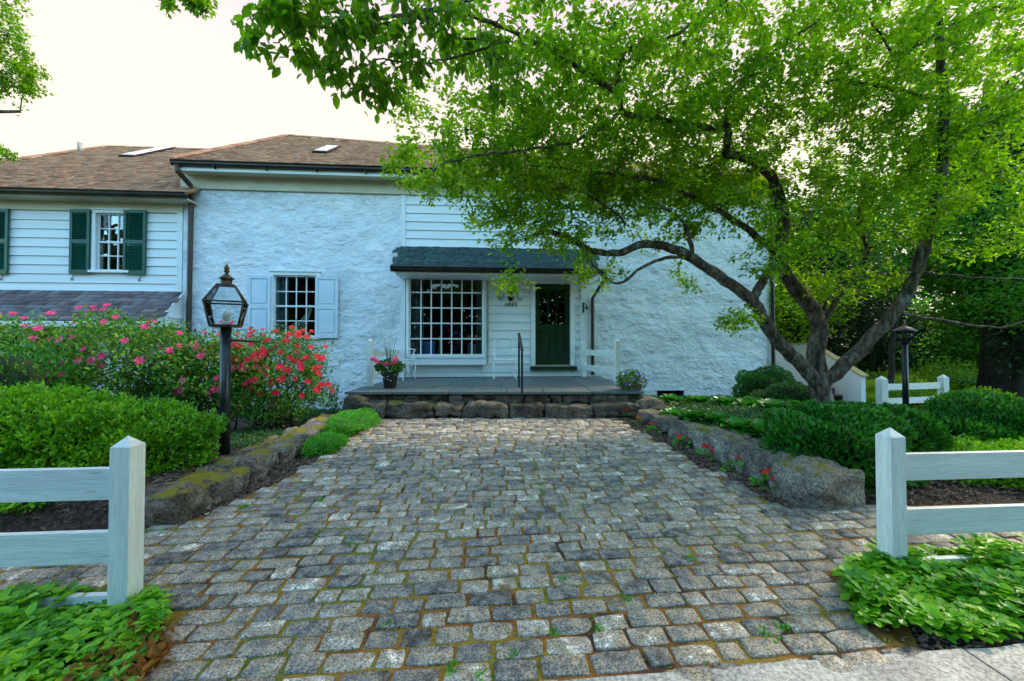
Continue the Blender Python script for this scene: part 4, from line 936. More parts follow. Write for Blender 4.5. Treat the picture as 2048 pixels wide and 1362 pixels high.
shrub('yew_hedge', 'large clipped bright green yew hedge behind the left fence', (-4.15, 3.46, .49), (1.28, .68, .47), 48000, .034, M['hedge'], .6, sq=.12, depth=.13, cat='hedge')
hd = rdir(1500); hd = hd[(hd[:, 2] > -.35)]; hp_ = hd*lump(hd, .6)[:, None]; hp_ = np.sign(hp_)*np.abs(hp_)**.88*V(1.28, .68, .47)+V(-4.15, 3.46, .49); yh = [o_ for o_ in bpy.data.objects if o_.name.startswith('yew_hedge')][0]
hn = hd/V(1.28, .66, .44); hn /= np.linalg.norm(hn, axis=1, keepdims=True); hP = np.repeat(hp_, 14, 0); hN = np.repeat(hn + rdir(len(hn))*.5, 14, 0); tt = np.tile(np.arange(14)/14, len(hp_))[:, None]
leaves_obj('shoots', hP + hN*tt*.07, hN*.7 + rdir(len(hP))*.8, rdir(len(hP)), .034, M['hedge'], yh)
shrub('yew_shrub', 'darker yew shrub behind the left fence under the pink roses', (-6.6, 4.7, .75), (1.3, .6, .65), 9000, .045, M['hedged'], 1.7, sq=.1)
shrub('boxwood_ball', 'clipped round boxwood at the right corner of the house', at(1531, 777, 8.7), (.56, .5, .42), 11000, .032, M['hedged'], .3, depth=.08)
shrub('azalea_shrub', 'broad green shrub behind the right stone wall at the foot of the tree', (3.12, 3.95, .36), (.58, .60, .42), 18000, .045, M['hedged'], 2.1, depth=.2)
shrub('azalea_shrub', 'large round green shrub behind the right fence rails', (6.15, 5.05, .28), (1.0, .85, .46), 22000, .05, M['hedged'], 3.3, depth=.2)
shrub('azalea_shrub', 'rounded shrub below the small black lamp post', (7.3, 6.2, .16), (.70, .6, .40), 9000, .05, M['hedged'], 4.4, depth=.2)
shrub('azalea_shrub', 'shrub between the broad shrub and the fence post on the right', (3.95, 4.35, .42), (.55, .5, .34), 9000, .05, M['hedged'], 7.4, depth=.25)
shrub('azalea_shrub', 'dark shrub at the tree foot beside the stair', (5.05, 7.2, .38), (.55, .5, .36), 6000, .05, M['vinca'], 5.4, depth=.3)
shrub('azalea_shrub', 'shrub with glossy leaves at the right picture edge behind the rails', (4.9, 3.75, .22), (.9, .40, .26), 9000, .055, M['hedge'], 6.4, depth=.3)
# --- roses
def bloom_mesh(m, name):
    vs = []; fs = []
    for ringi, (n, r, h, w_, tl) in enumerate(((6, 1., .1, .62, .25), (5, .72, .35, .5, .7), (4, .4, .5, .34, 1.1))):
        for k in range(n):
            a = 2*PI*(k+.5*ringi)/n; d = np.array([math.cos(a), math.sin(a), 0]); s = np.array([-d[1], d[0], 0]); b = len(vs)
            vs += [d*.05, d*r*.6 + s*w_*.5*r + Z*h*.6, d*r + s*w_*.28*r + Z*(h+tl*.1), d*r*1.02 - s*w_*.25*r + Z*(h+tl*.05), d*r*.6 - s*w_*.5*r + Z*h*.6]; fs.append((b, b+1, b+2, b+3, b+4))
    me = newmesh(name, vs, fs); me.materials.append(M[m]); return me
BL = {k: bloom_mesh(k, 'bloom') for k in ('pink', 'red', 'scarlet', 'violet', 'whitep')}
def add_blooms(T, pts, kind, size, out=None, cap=300):
    off = np.array(rootloc(T))
    for i, p in enumerate(pts[:cap]):
        q = Vector(out[i] if out is not None else (0, -.5, .8)).normalized().to_track_quat('Z', 'Y').to_euler(); s = size*random.uniform(.7, 1.2)
        link('bloom', BL[kind], None, T, tuple(np.asarray(p)-off), rot=q, scale=(s, s, s))
def rosebush(label, c, r, nl, blooms, kind, ph, nst=16, lsize=.055, mat_='rosel'):
    T = thing('rose_bush', label, 'rose bush', (c[0], c[1], float(G(c[0], c[1]))), 'rose bushes in front of the house')
    base = V(c[0], c[1], float(G(c[0], c[1]))); mb = MB(); tips = []
    for k in range(nst):
        d = rdir(1)[0]; d[2] = abs(d[2])*.6+.1; e_ = np.array(c) + d*np.array(r)*.92; b0 = base + V(random.uniform(-.35, .35)*r[0], random.uniform(-.3, .3)*r[1], 0)
        mid = (b0+e_)/2 + rdir(1)[0]*.1 + V(0, 0, .08); pts = cr([b0, mid, e_], 5); mb.tube(pts, list(np.linspace(.014, .004, len(pts))), 5); tips.append(pts)
        for _ in range(4):
            q = pts[random.randint(3, len(pts)-2)]; e2 = q + (rdir(1)[0]*.5 + d*.5)*np.array(r)*.45; p2 = cr([q, (q+e2)/2+rdir(1)[0]*.04, e2], 4); mb.tube(p2, list(np.linspace(.007, .0025, len(p2))), 4); tips.append(p2)
    mb.build('stems', M['twig'], T)
    # foliage sprays scattered in the volume, denser towards the shell and the top
    P = []; 
    ns = nl//9; d = rdir(ns*3); rad = RNG.uniform(.45, 1., len(d))**.6; C = d*rad[:, None]*lump(d, ph, .16)[:, None]*np.array(r) + np.array(c)
    ok = (C[:, 2] > base[2]+.12+.25*RNG.random(len(C))) ; C = C[ok][:ns]; d = d[ok][:ns]
    C = np.concatenate([C, np.array([t[-1] for t in tips])]); d = np.concatenate([d, rdir(len(tips))])
    P = np.repeat(C, 9, 0) + RNG.normal(size=(len(C)*9, 3))*.055; dn = np.repeat(d, 9, 0)
    ld = rdir(len(P)) + dn*.4; leaves_obj('foliage', P, ld, rdir(len(P))*.5 + V(0, -.2, .8), lsize, M[mat_], T)
    pts = []; outs = []
    tries = 0
    while len(pts) < blooms and tries < 5000:
        tries += 1; dd = rdir(1)[0]; dd[1] = -abs(dd[1])*.9
        if dd[2] < -.25: continue
        q = np.array(c) + dd*np.array(r)*lump(dd[None], ph, .16)[0]*random.uniform(.95, 1.08); pts.append(q); outs.append(dd + np.array([0, -.5, .35]))
    add_blooms(T, pts, kind, .052, outs); return T
rosebush('pink rose bush at the far left edge of the hedge', (-7.3, 5.9, 1.05), (1.2, .8, .75), 8600, 44, 'pink', .3)
rosebush('tall pink rose bush rising behind the clipped hedge', (-5.5, 5.7, 1.10), (1.0, .8, .80), 10500, 52, 'pink', 1.1)
rosebush('pink rose bush with orange young leaves left of the lamp post', (-4.45, 5.9, .95), (.75, .7, .62), 7600, 34, 'pink', 2.3)
rosebush('dense crimson rose bush right of the lamp post', (-3.72, 6.2, .92), (.85, .72, .78), 11500, 150, 'red', 3.9, 26, .045)
# thin sapling by the wall
p = ghit(668, 838); T = thing('sapling', 'thin leafy sapling in front of the pale stucco wall left of the porch', 'sapling', tuple(p)); mb = MB(); tp = []
for k in range(7):
    e_ = p + V(random.uniform(-.3, .35), 0, random.uniform(.35, .75)); pts = cr([p, (p+e_)/2+V(random.uniform(-.05, .05), 0, .05), e_], 5); mb.tube(pts, .006, 5); tp += pts[2:]
mb.build('stems', M['twig'], T); P = np.repeat(np.array(tp), 5, 0)+RNG.normal(size=(len(tp)*5, 3))*.04; leaves_obj('foliage', P, rdir(len(P)), rdir(len(P)), .05, M['rosel'], T)
# ------------------------------------------------------------------ ground covers
def cover(name, label, cat, poly, n, h, size, m, tv=LEAF_V, tf=LEAF_F, base=.0, whorl=0, up=.6, bumpk=.3, excl=None, zf_=None):
    xs = [q[0] for q in poly]; ys = [q[1] for q in poly]; P = []
    while len(P) < n:
        x, y = random.uniform(min(xs), max(xs)), random.uniform(min(ys), max(ys))
        if inpoly(x, y, poly) and not (excl and excl(x, y)): P.append((x, y))
    P = np.array(P); hh_ = h*(1 + bumpk*np.sin(P[:, 0]*9+1)*np.cos(P[:, 1]*8)) * (.75+.25*RNG.random(len(P)))
    gz = np.maximum(G(P[:, 0], P[:, 1]), -1) + base
    if whorl:
        C = np.column_stack([P, gz+hh_]); k = whorl; ang = RNG.random(len(C))[:, None]*6.28 + np.arange(k)[None]*2*PI/k; tilt = RNG.normal(size=(len(C), 1, 2))*.28
        d = np.stack([np.cos(ang), np.sin(ang), np.full_like(ang, .12)], -1); d[..., 2] += (d[..., :2]*tilt).sum(-1) + RNG.uniform(-.25, .2, ang.shape)
        Pn = np.repeat(C, k, 0); d = d.reshape(-1, 3); up_ = np.tile(V(0, 0, 1), (len(Pn), 1)) + RNG.normal(size=(len(Pn), 3))*.15
        o = leaves_obj(name, Pn, d, up_, size, m, None, tv, tf)
    else:
        z = gz + hh_*RNG.random(len(P))**.5; T = np.column_stack([P, z]); d = rdir(len(T)); d[:, 2] = np.abs(d[:, 2])*.8+up*.4
        o = leaves_obj(name, T, d, rdir(len(T))*.6+V(0, 0, .7), size, m, None, tv, tf)
    return tag(o, label, cat, kind='stuff')
PACH_V = [(0, 0, 0), (.35, .13, .03), (.62, .30, .05), (.85, .24, .03), (1, 0, -.08), (.85, -.24, .03), (.62, -.30, .05), (.35, -.13, .03)]; PACH_F = [(0, 4, 3, 2, 1), (0, 7, 6, 5, 4)]
RP = [(1.62, 1.86), (1.70, 2.0), (1.87, 2.28), (2.35, 2.42), (3.3, 2.55), (5, 2.7), (5, 1.9), (2.9, 1.95), (2.1, 1.80)]
cover('pachysandra', 'bright green pachysandra bed around the right fence post', 'ground cover', RP, 1700, .105, .058, M['pachy'], PACH_V, PACH_F, whorl=6, bumpk=.35)
cover('pachysandra', 'lower leaves of the pachysandra bed around the right fence post', 'ground cover', RP, 800, .06, .055, M['pachy'], PACH_V, PACH_F, whorl=5)
LPp = [(-1.78, 2.02), (-1.62, 1.9), (-1.56, 1.72), (-1.46, 1.5), (-1.5, 1.2), (-4, 1.2), (-4, 1.95), (-2.0, 2.08)]
cover('pachysandra', 'green leafy ground cover around the foot of the left fence post', 'ground cover', LPp, 1300, .10, .056, M['pachy'], LEAF_V, LEAF_F, whorl=6, bumpk=.35)
cover('dry_leaves', 'brown withered leaves under the left ground cover', 'dead leaves', [(-1.75, 1.85), (-1.5, 1.8), (-1.36, 1.42), (-1.75, 1.35)], 520, .09, .05, M['dry'])
SD = [(-2.05, 6.1), (-2.0, 5.2), (-2.02, 4.45), (-2.12, 4.3), (-2.32, 4.35), (-2.34, 5.2), (-2.5, 6.1)]
o = shrub('sedum_mound', 'low bright green mound spilling beside the left stone wall', (-2.16, 4.62, .27), (.20, .30, .12), 3600, .022, M['sedum'], .4, corem='hedged', cat='plant', group='sedum mounds along the drive')
shrub('sedum_mound', 'long bright green mound running to the porch step on the left', (-2.22, 5.55, .36), (.27, .62, .13), 7600, .022, M['sedum'], 1.4, corem='hedged', cat='plant', group='sedum mounds along the drive')
cover('periwinkle', 'low dark green ground cover under the tree on the right', 'ground cover', [(2.3, 6.1), (2.35, 4.9), (2.7, 4.5), (4.5, 5.0), (6.2, 6.0), (8, 8.5), (7.6, 9.8), (6.6, 9.9), (2.4, 9.4)], 20000, .10, .045, M['vinca'])
cover('ground_ivy', 'green leaves on the bed behind the right fence rails', 'ground cover', [(3.9, 3.45), (3.7, 3.8), (4.4, 4.4), (7, 5), (7, 3.5)], 6500, .09, .05, M['hedge'])
cover('ground_ivy', 'low green plants at the foot of the red roses and the stucco wall', 'ground cover', [(-6.5, 9.0), (-3, 6.0), (-2.6, 6.4), (-2.8, 9.2), (-5, 9.2)], 9000, .10, .045, M['vinca'])
cover('ground_ivy', 'scattered green seedlings on the mulch below the hedge', 'ground cover', [(-3.9, 4.4), (-2.75, 4.5), (-2.7, 5.6), (-4, 6.2)], 2600, .07, .04, M['vinca'])
cover('understory', 'mixed low plants on the slope beyond the right shrubs', 'ground cover', [(4.2, 5.2), (6, 4.4), (9, 5.5), (12, 9), (10, 10.4), (7.5, 8.6), (5.5, 6)], 14000, .14, .05, M['vinca'])
# hostas
def hosta_mesh():
    vs = []; fs = []
    for k in range(17):
        a = k*2.4 + random.uniform(-.2, .2); t = k/16; L = .16+.15*t; el_ = math.radians(62-50*t); d = V(math.cos(a), math.sin(a), 0); s = V(-d[1], d[0], 0)
        p = V(0, 0, 0); st_ = []
        for i in range(6):
            u_ = i/5; ang = el_ - u_*1.1; w_ = .085*(1+.3*t)*math.sin(PI*min(1, (u_*.85+.12)))**.7 * (1 if u_ < 1 else .1); st_.append((p.copy(), w_)); p = p + (d*math.cos(ang) + Z*math.sin(ang))*L/5*1.25
        b = len(vs)
        for q, w_ in st_: vs += [q + s*w_ + Z*.018, q, q - s*w_ + Z*.018]
        for i in range(5):
            for j in range(2): fs.append((b+i*3+j, b+i*3+j+1, b+(i+1)*3+j+1, b+(i+1)*3+j))
    me = newmesh('hosta', vs, fs); me.polygons.foreach_set('use_smooth', [True]*len(fs)); me.materials.append(M['hosta']); return me
HM = [hosta_mesh() for _ in range(4)]
hpos = [(1300, 812, 'at the porch corner'), (1345, 806, 'below the wall vent'), (1400, 808, 'just right of the wall vent'), (1450, 812, 'midway along the right stucco wall'), (1500, 815, 'left of the round boxwood'), (1545, 822, 'in front of the round boxwood'),
        (1350, 838, 'near the top of the right stone wall'), (1392, 842, 'second along the right stone wall'), (1432, 848, 'over the middle of the right stone wall'), (1478, 862, 'where the right stone wall widens'), (1522, 868, 'beside the broad shrub'), (1540, 885, 'nearest the broad shrub, low by the wall'), (1600, 822, 'at the left foot of the tree trunk')]
for i, (px, py, wh) in enumerate(hpos):
    p = ghit(px, py+6); s = 1.15 if i < 6 or i == 12 else .95
    o = link('hosta', HM[i % 4], None, None, tuple(p), rot=(random.uniform(.0, .2), 0, i*1.3), scale=(s, s, s*1.5)); tag(o, 'green hosta plant ' + wh, 'plant', 'hostas in the right bed')
# begonias
bz = [(1255, 836, 'nearest the porch step'), (1282, 850, 'second from the porch step'), (1305, 868, 'third from the porch step'), (1362, 893, 'fourth from the porch step'), (1412, 918, 'fifth from the porch step'), (1468, 943, 'second from the big end block'), (1535, 980, 'largest, beside the big end block of the wall')]
def begonia(label, p, sc_):
    T = thing('begonia', label, 'flower', tuple(p), 'red begonias along the right stone wall'); n = 34
    d = rdir(n); d[:, 2] = np.abs(d[:, 2]); P = d*V(.075, .075, .075)*sc_ + p + V(0, 0, .01); leaves_obj('foliage', P, d+rdir(n)*.4, rdir(n)+V(0, 0, 1), .045*sc_, M['sedum'], T)
    d = rdir(9); d[:, 2] = np.abs(d[:, 2])+.6; d /= np.linalg.norm(d, axis=1, keepdims=True); add_blooms(T, d*V(.09, .09, .12)*sc_ + p + V(0, 0, .03), 'scarlet', .020*sc_, d)
for i, (px, py, wh) in enumerate(bz): begonia('small red begonia ' + wh, ghit(px, py, .02), 1.25 if i == 6 else 1.05)
# fallen leaves
FL = newmesh('fallen_leaf', [(.5+.0, 0, .004)] + [(math.cos(a)*(1 if k % 2 else .55)*.5+.5, math.sin(a)*(1 if k % 2 else .55)*.5, .012*math.sin(k*2)) for k, a in enumerate(np.linspace(0, 2*PI, 11)[:-1])], [(0, k+1, (k+1) % 10+1) for k in range(10)]); FL.materials.append(M['fallen'])
for px, py, wh in ((410, 1030, 'on the mulch left of the drive'), (497, 1012, 'at the edge of the left cobbles'), (415, 1053, 'near the front of the left cobbles')):
    p = ghit(px, py, .03); o = link('fallen_leaf', FL, None, None, tuple(p), rot=(.1, .1, px), scale=(.07 if py != 1053 else .035,)*3); tag(o, 'pale green fallen leaf ' + wh, 'leaf')

# ------------------------------------------------------------------ chairs and pots on the porch
def chair(label, loc, rot):
    T = thing('garden_chair', label, 'chair', loc, 'white wrought iron chairs on the porch', rot)
    def b(mb, nm): 
        me = newmesh(nm, mb.v, mb.f); me.polygons.foreach_set('use_smooth', mb.sm); return link(nm, me, M['white'], T)
    s = MB(); r = .0115
    s.tube(cr([V(x, y, .44) for x, y in ((-.22, -.2), (0, -.24), (.22, -.2), (.24, 0), (.18, .2), (0, .22), (-.18, .2), (-.24, 0), (-.22, -.2))], 5), r*1.2, 6)
    for k in np.linspace(-.18, .18, 9): s.tube([V(k, -.22, .442), V(k*.9, .2, .442)], .006, 4); s.tube([V(-.22, k, .443), V(.22, k, .443)], .004, 4)
    b(s, 'seat')
    for sx_ in (-1, 1):
        for sy in (-1, 1):
            l = MB(); l.tube(cr([V(sx_*.2, sy*.19, .44), V(sx_*.25, sy*.235, .30), V(sx_*.225, sy*.215, .12), V(sx_*.255, sy*.25, .01)], 5), r*1.1, 6); b(l, 'leg')
    a = MB(); a.tube(cr([V(-.18, -.235, .42), V(-.1, -.235, .35), V(0, -.235, .40), V(.1, -.235, .35), V(.18, -.235, .42)], 6), .006, 5)
    for sg in (-1, 1): a.tube(cr([V(sg*.2, -.22, .40), V(sg*.12, -.225, .33), V(sg*.08, -.22, .27)], 5), .006, 5)
    b(a, 'apron_scroll')
    k_ = MB(); k_.tube(cr([V(-.18, .2, .44), V(-.2, .24, .65), V(-.22, .28, .85), V(-.14, .30, .93), V(0, .30, .95), V(.14, .30, .93), V(.22, .28, .85), V(.2, .24, .65), V(.18, .2, .44)], 6), r, 6)
    for sg in (-1, 1):
        k_.tube(cr([V(sg*.02, .21, .46), V(sg*.12, .235, .58), V(sg*.05, .25, .68), V(sg*.13, .27, .78), V(sg*.05, .29, .88)], 6), .006, 5)
        k_.tube([V(sg*.02+V(*[sg*.045*math.cos(t) + sg*.1, .26, .62+.045*math.sin(t)])[0]*0 + sg*.1 + .045*math.cos(t), .25, .62+.045*math.sin(t)) for t in np.linspace(0, 6.28, 12)], .005, 4)
        k_.tube([V(sg*.055 + .035*math.cos(t), .28, .82+.035*math.sin(t)) for t in np.linspace(0, 6.28, 12)], .005, 4)
    for x in (-.05, 0, .05): k_.tube([V(x*.4, .21, .46), V(x, .25, .70), V(x*1.6, .28, .88)], .005, 4)
    b(k_, 'backrest')
    for sg in (-1, 1):
        m_ = MB(); m_.tube(cr([V(sg*.205, .245, .68), V(sg*.25, .05, .70), V(sg*.27, -.18, .67), V(sg*.30, -.20, .64), V(sg*.28, -.17, .625), V(sg*.25, -.19, .55), V(sg*.22, -.2, .45)], 5), r, 6); b(m_, 'armrest')
chair('white wrought iron garden chair under the house number facing the drive', tuple(V(*at(1009, 752, 9.0)[:2], DZ)), math.radians(4))
chair('white wrought iron garden chair half hidden behind the pink flower pot', tuple(V(*at(800, 752, 8.75)[:2], DZ)), math.radians(72))
pp = V(*at(780, 777, 7.05)[:2], DZ)
PT = thing('flower_pot', 'dark pot of pink geraniums with spiky grass on the left of the porch', 'flower pot', tuple(pp))
MB().lathe(pp, [(.10, 0), (.105, .02), (.135, .22), (.15, .23), (.15, .26), (.13, .26), (.12, .22)], 18).build('pot', M['pot'], PT)
d = rdir(900); d[:, 2] = d[:, 2]*.7+.2; P = pp + V(0, 0, .34) + d*V(.24, .22, .16)*(RNG.random((900, 1))**.3); leaves_obj('foliage', P, d+rdir(900)*.5, rdir(900)+V(0, 0, 1), .05, M['hedged'], PT)
mb = MB()
for k in range(14):
    a = random.uniform(0, 6.28); rr = random.uniform(.02, .17); h = random.uniform(.45, .75); pts = cr([pp+Z*.25, pp+Z*(.25+h*.6)+V(math.cos(a), math.sin(a), 0)*rr*.5, pp+Z*(.25+h)+V(math.cos(a), math.sin(a), 0)*rr], 5); mb.tube(pts, list(np.linspace(.006, .0015, len(pts))), 4)
mb.build('spiky_grass', M['vinca'], PT)
gp = []
for cx, cz in ((-.23, .50), (-.19, .47), (.13, .52), (.10, .44), (-.05, .42)): gp += [pp + V(cx+random.uniform(-.05, .05), -.14+random.uniform(-.05, .05), cz+random.uniform(-.035, .035)) for _ in range(9)]
add_blooms(PT, gp, 'pink', .030); add_blooms(PT, [pp + V(random.uniform(-.2, .2), -.20, random.uniform(.1, .32)) for _ in range(16)], 'whitep', .012)
pq = V(*at(1262, 788, 6.72)[:2], DZ); PV = thing('flower_pot', 'planter of blue and white pansies at the right corner of the porch', 'flower pot', tuple(pq))
MB().lathe(pq, [(.14, -.0), (.15, .02), (.18, .14), (.19, .15), (.17, .15)], 16).build('pot', M['tread'], PV)
d = rdir(1500); P = pq + V(0, 0, .16) + d*V(.27, .24, .19)*(RNG.random((1500, 1))**.3); P = P[P[:, 2] > pq[2]-.08]; leaves_obj('foliage', P, rdir(len(P)), rdir(len(P))+V(0, 0, 1), .035, M['hedged'], PV)
d = rdir(60); d[:, 1] = -np.abs(d[:, 1]); P = pq + V(0, 0, .18) + d*V(.28, .25, .20); add_blooms(PV, P[:40], 'violet', .022, d); add_blooms(PV, P[40:], 'whitep', .017, d[40:])

# ------------------------------------------------------------------ trees
class Skel:
    def __init__(s): s.p = []; s.r = []; s.tw = MB(); s.lv = []; s.ld = []
    def limb(s, pts, r0, r1, parent, name='limb', k=6, n=12, jit=.07, wob=.012, m='bark'):
        r0 *= .9; r1 *= .9
        P = cr(pts, k); P = [q + (rdir(1)[0]*wob if 0 < i < len(P)-1 else 0) for i, q in enumerate(P)]; R = list(np.linspace(r0, r1, len(P)))
        if parent is not None: MB().tube(P, R, n, jit=jit).build(name, M[m], parent)
        for q, r in zip(P, R): s.p.append(q); s.r.append(r)
        return P
    def grow(s, targets, maxlen=2.5, leaf_from=.25, step=.045, sag=.06, spread=.05, rmax=.026, dense=1.):
        A = np.zeros((200000, 3)); k = len(s.p); A[:k] = np.array(s.p); R = list(s.r)
        T = [np.asarray(t) for t in targets]; P0 = A[:k]
        order = sorted(range(len(T)), key=lambda i: np.min(((P0-T[i])**2).sum(1)))
        for i in order:
            t = T[i]; d2 = ((A[:k]-t)**2).sum(1); j = int(np.argmin(d2)); q = A[j].copy(); L = math.sqrt(d2[j])
            if L < .05: continue
            mid = (q+t)/2 + rdir(1)[0]*L*.12 + V(0, 0, .10*L); path = cr([q, mid, t - V(0, 0, sag*L)], max(3, min(8, int(L/.12)+2)))
            r0 = min(R[j]*.7, .006 + .014*L, rmax); rr = list(np.linspace(max(r0, .0035), .0022, len(path)))
            s.tw.tube(path, rr, 4 if r0 < .008 else 6, cap=False)
            for a_, b_ in zip(path[1:], rr[1:]): A[k] = a_; R.append(b_); k += 1
            for a_, b_ in zip(path[:-1], path[1:]):
                seg = b_-a_; Ls = np.linalg.norm(seg); m_ = max(1, int(Ls/step*dense))
                for u in np.arange(m_)/m_: s.lv.append(a_ + seg*u); s.ld.append(seg/(Ls+1e-6))
            # rosette at the tip
            for _ in range(5): s.lv.append(path[-1]); s.ld.append((path[-1]-path[-2])/np.linalg.norm(path[-1]-path[-2]))
    def finish(s, T, m, size, spread=.06, tm='twig', droop=.35, tv=LEAF_V, tf=LEAF_F, each=1):
        s.tw.build('twigs', M[tm], T, kind='stuff')
        P = np.repeat(np.array(s.lv), each, 0) + RNG.normal(size=(len(s.lv)*each, 3))*spread; D = np.repeat(np.array(s.ld), each, 0)*.5 + rdir(len(P)); D[:, 2] = D[:, 2]*.45 - droop
        up = rdir(len(P))*.55 + V(0, 0, .85); return leaves_obj('crown', P, D, up, size, m, T, tv, tf)
def pts3(l): return [at(*q) for q in l]
def eltargets(c, r, n, hollow=.0):
    d = rdir(n); rad = (hollow + (1-hollow)*RNG.random(n))**(1/3); return list(np.asarray(c) + d*rad[:, None]*np.asarray(r))
TB = at(1648, 818, 6.6); TB[2] = G(TB[0], TB[1])-.08
TR = thing('flowering_tree', 'large multi stemmed tree leaning over the porch with bright green leaves', 'tree', tuple(TB))
S = Skel()
S.limb([TB-Z*.1, *pts3([(1645, 800, 6.6), (1640, 775, 6.6), (1637, 745, 6.6)])], .18, .155, TR, 'trunk', 5, 16, .09)
la_ = pts3([(1640, 772, 6.58), (1600, 728, 6.5), (1563, 690, 6.4), (1532, 650, 6.3), (1508, 605, 6.2), (1450, 560, 6.1), (1388, 518, 6.0), (1340, 496, 6.0), (1288, 488, 6.0), (1236, 506, 6.0), (1180, 500, 5.95), (1132, 472, 5.9), (1085, 465, 5.85), (1050, 480, 5.8)])
S.limb(la_, .125, .03, TR, 'limb', 5, 12, .09)
S.limb(pts3([(1505, 602, 6.2), (1522, 568, 6.2), (1540, 540, 6.2), (1572, 520, 6.2), (1612, 502, 6.25), (1640, 470, 6.3)]), .085, .035, TR)
S.limb(pts3([(1382, 517, 6.0), (1380, 478, 5.95), (1362, 440, 5.9), (1322, 412, 5.85), (1295, 395, 5.8)]), .04, .02, TR)
S.limb(pts3([(1392, 520, 6.02), (1350, 514, 5.98), (1290, 530, 5.9), (1240, 566, 5.85), (1200, 545, 5.8), (1180, 520, 5.8)]), .035, .012, TR)
S.limb(pts3([(1250, 450, 5.9), (1236, 430, 5.8), (1185, 395, 5.7), (1135, 375, 5.6), (1100, 380, 5.6)]), .022, .010, TR)
mb_ = pts3([(1638, 765, 6.62), (1632, 705, 6.7), (1640, 655, 6.7), (1622, 612, 6.65), (1592, 580, 6.55), (1572, 548, 6.5), (1562, 500, 6.4), (1566, 440, 6.3), (1556, 385, 6.2), (1535, 345, 6.1), (1500, 320, 6.0), (1452, 308, 5.9)])
S.limb(mb_, .15, .062, TR, 'limb', 5, 14, .09)
S.limb(pts3([(1452, 308, 5.9), (1456, 275, 5.8), (1450, 246, 5.7), (1418, 258, 5.6), (1335, 242, 5.4), (1250, 228, 5.2), (1236, 190, 5.0), (1190, 158, 4.8), (1105, 106, 4.5), (1030, 66, 4.2), (960, 36, 3.9), (880, 20, 3.6), (800, 30, 3.3), (720, 45, 3.0)]), .06, .014, TR, 'limb', 5, 12, .06)
S.limb(pts3([(1236, 228, 5.2), (1205, 255, 5.1), (1140, 285, 5.0), (1050, 300, 4.9), (960, 310, 4.8), (880, 330, 4.7)]), .03, .01, TR)
S.limb(pts3([(1234, 190, 5.0), (1240, 130, 4.9), (1265, 95, 4.8), (1340, 75, 4.8), (1440, 12, 4.8), (1480, -30, 4.8)]), .032, .014, TR)
S.limb(pts3([(1450, 250, 5.7), (1462, 195, 5.6), (1518, 130, 5.6), (1570, 85, 5.5), (1640, 40, 5.5)]), .04, .015, TR)
S.limb(pts3([(1640, 650, 6.7), (1685, 582, 6.6), (1732, 515, 6.5), (1728, 475, 6.4), (1715, 430, 6.3), (1740, 380, 6.2)]), .055, .02, TR)
S.limb(pts3([(1550, 505, 6.4), (1490, 455, 6.2), (1437, 422, 6.0), (1385, 392, 5.9), (1312, 360, 5.8), (1240, 350, 5.7), (1150, 340, 5.6), (1050, 330, 5.5)]), .06, .012, TR, jit=.1)
rc = pts3([(1642, 768, 6.6), (1680, 738, 6.5), (1750, 668, 6.3), (1800, 610, 6.15), (1840, 520, 6.0), (1868, 420, 5.9), (1885, 325, 5.8), (1888, 200, 5.7), (1880, 100, 5.6), (1872, -20, 5.5)])
S.limb(rc, .125, .045, TR, 'limb', 5, 14, .09)
S.limb(pts3([(1893, 372, 5.85), (1940, 360, 5.7), (2000, 342, 5.6), (2080, 330, 5.5)]), .03, .014, TR)
S.limb(pts3([(1888, 275, 5.8), (1950, 255, 5.6), (2010, 235, 5.5), (2080, 205, 5.4)]), .03, .014, TR)
S.limb(pts3([(1882, 60, 5.6), (1930, 40, 5.4), (1985, 15, 5.3), (2050, 20, 5.2)]), .03, .012, TR)
S.limb(pts3([(1880, 62, 5.6), (1830, 95, 5.5), (1793, 118, 5.4), (1765, 75, 5.3), (1735, 32, 5.2)]), .028, .012, TR)
S.limb(pts3([(1650, 165, 5.3), (1690, 160, 5.3), (1750, 172, 5.4), (1800, 182, 5.5), (1880, 200, 5.7)][::-1]), .026, .010, TR)
S.limb(pts3([(1632, 640, 6.7), (1680, 570, 6.6), (1740, 552, 6.5), (1830, 545, 6.4), (1950, 555, 6.2), (2060, 560, 6.0)]), .035, .014, TR)
S.limb(pts3([(1735, 495, 6.5), (1700, 640, 6.7)][::-1]) if False else pts3([(1800, 628, 6.15), (1880, 640, 6.0), (1990, 655, 5.9), (2060, 640, 5.8)]), .03, .012, TR)
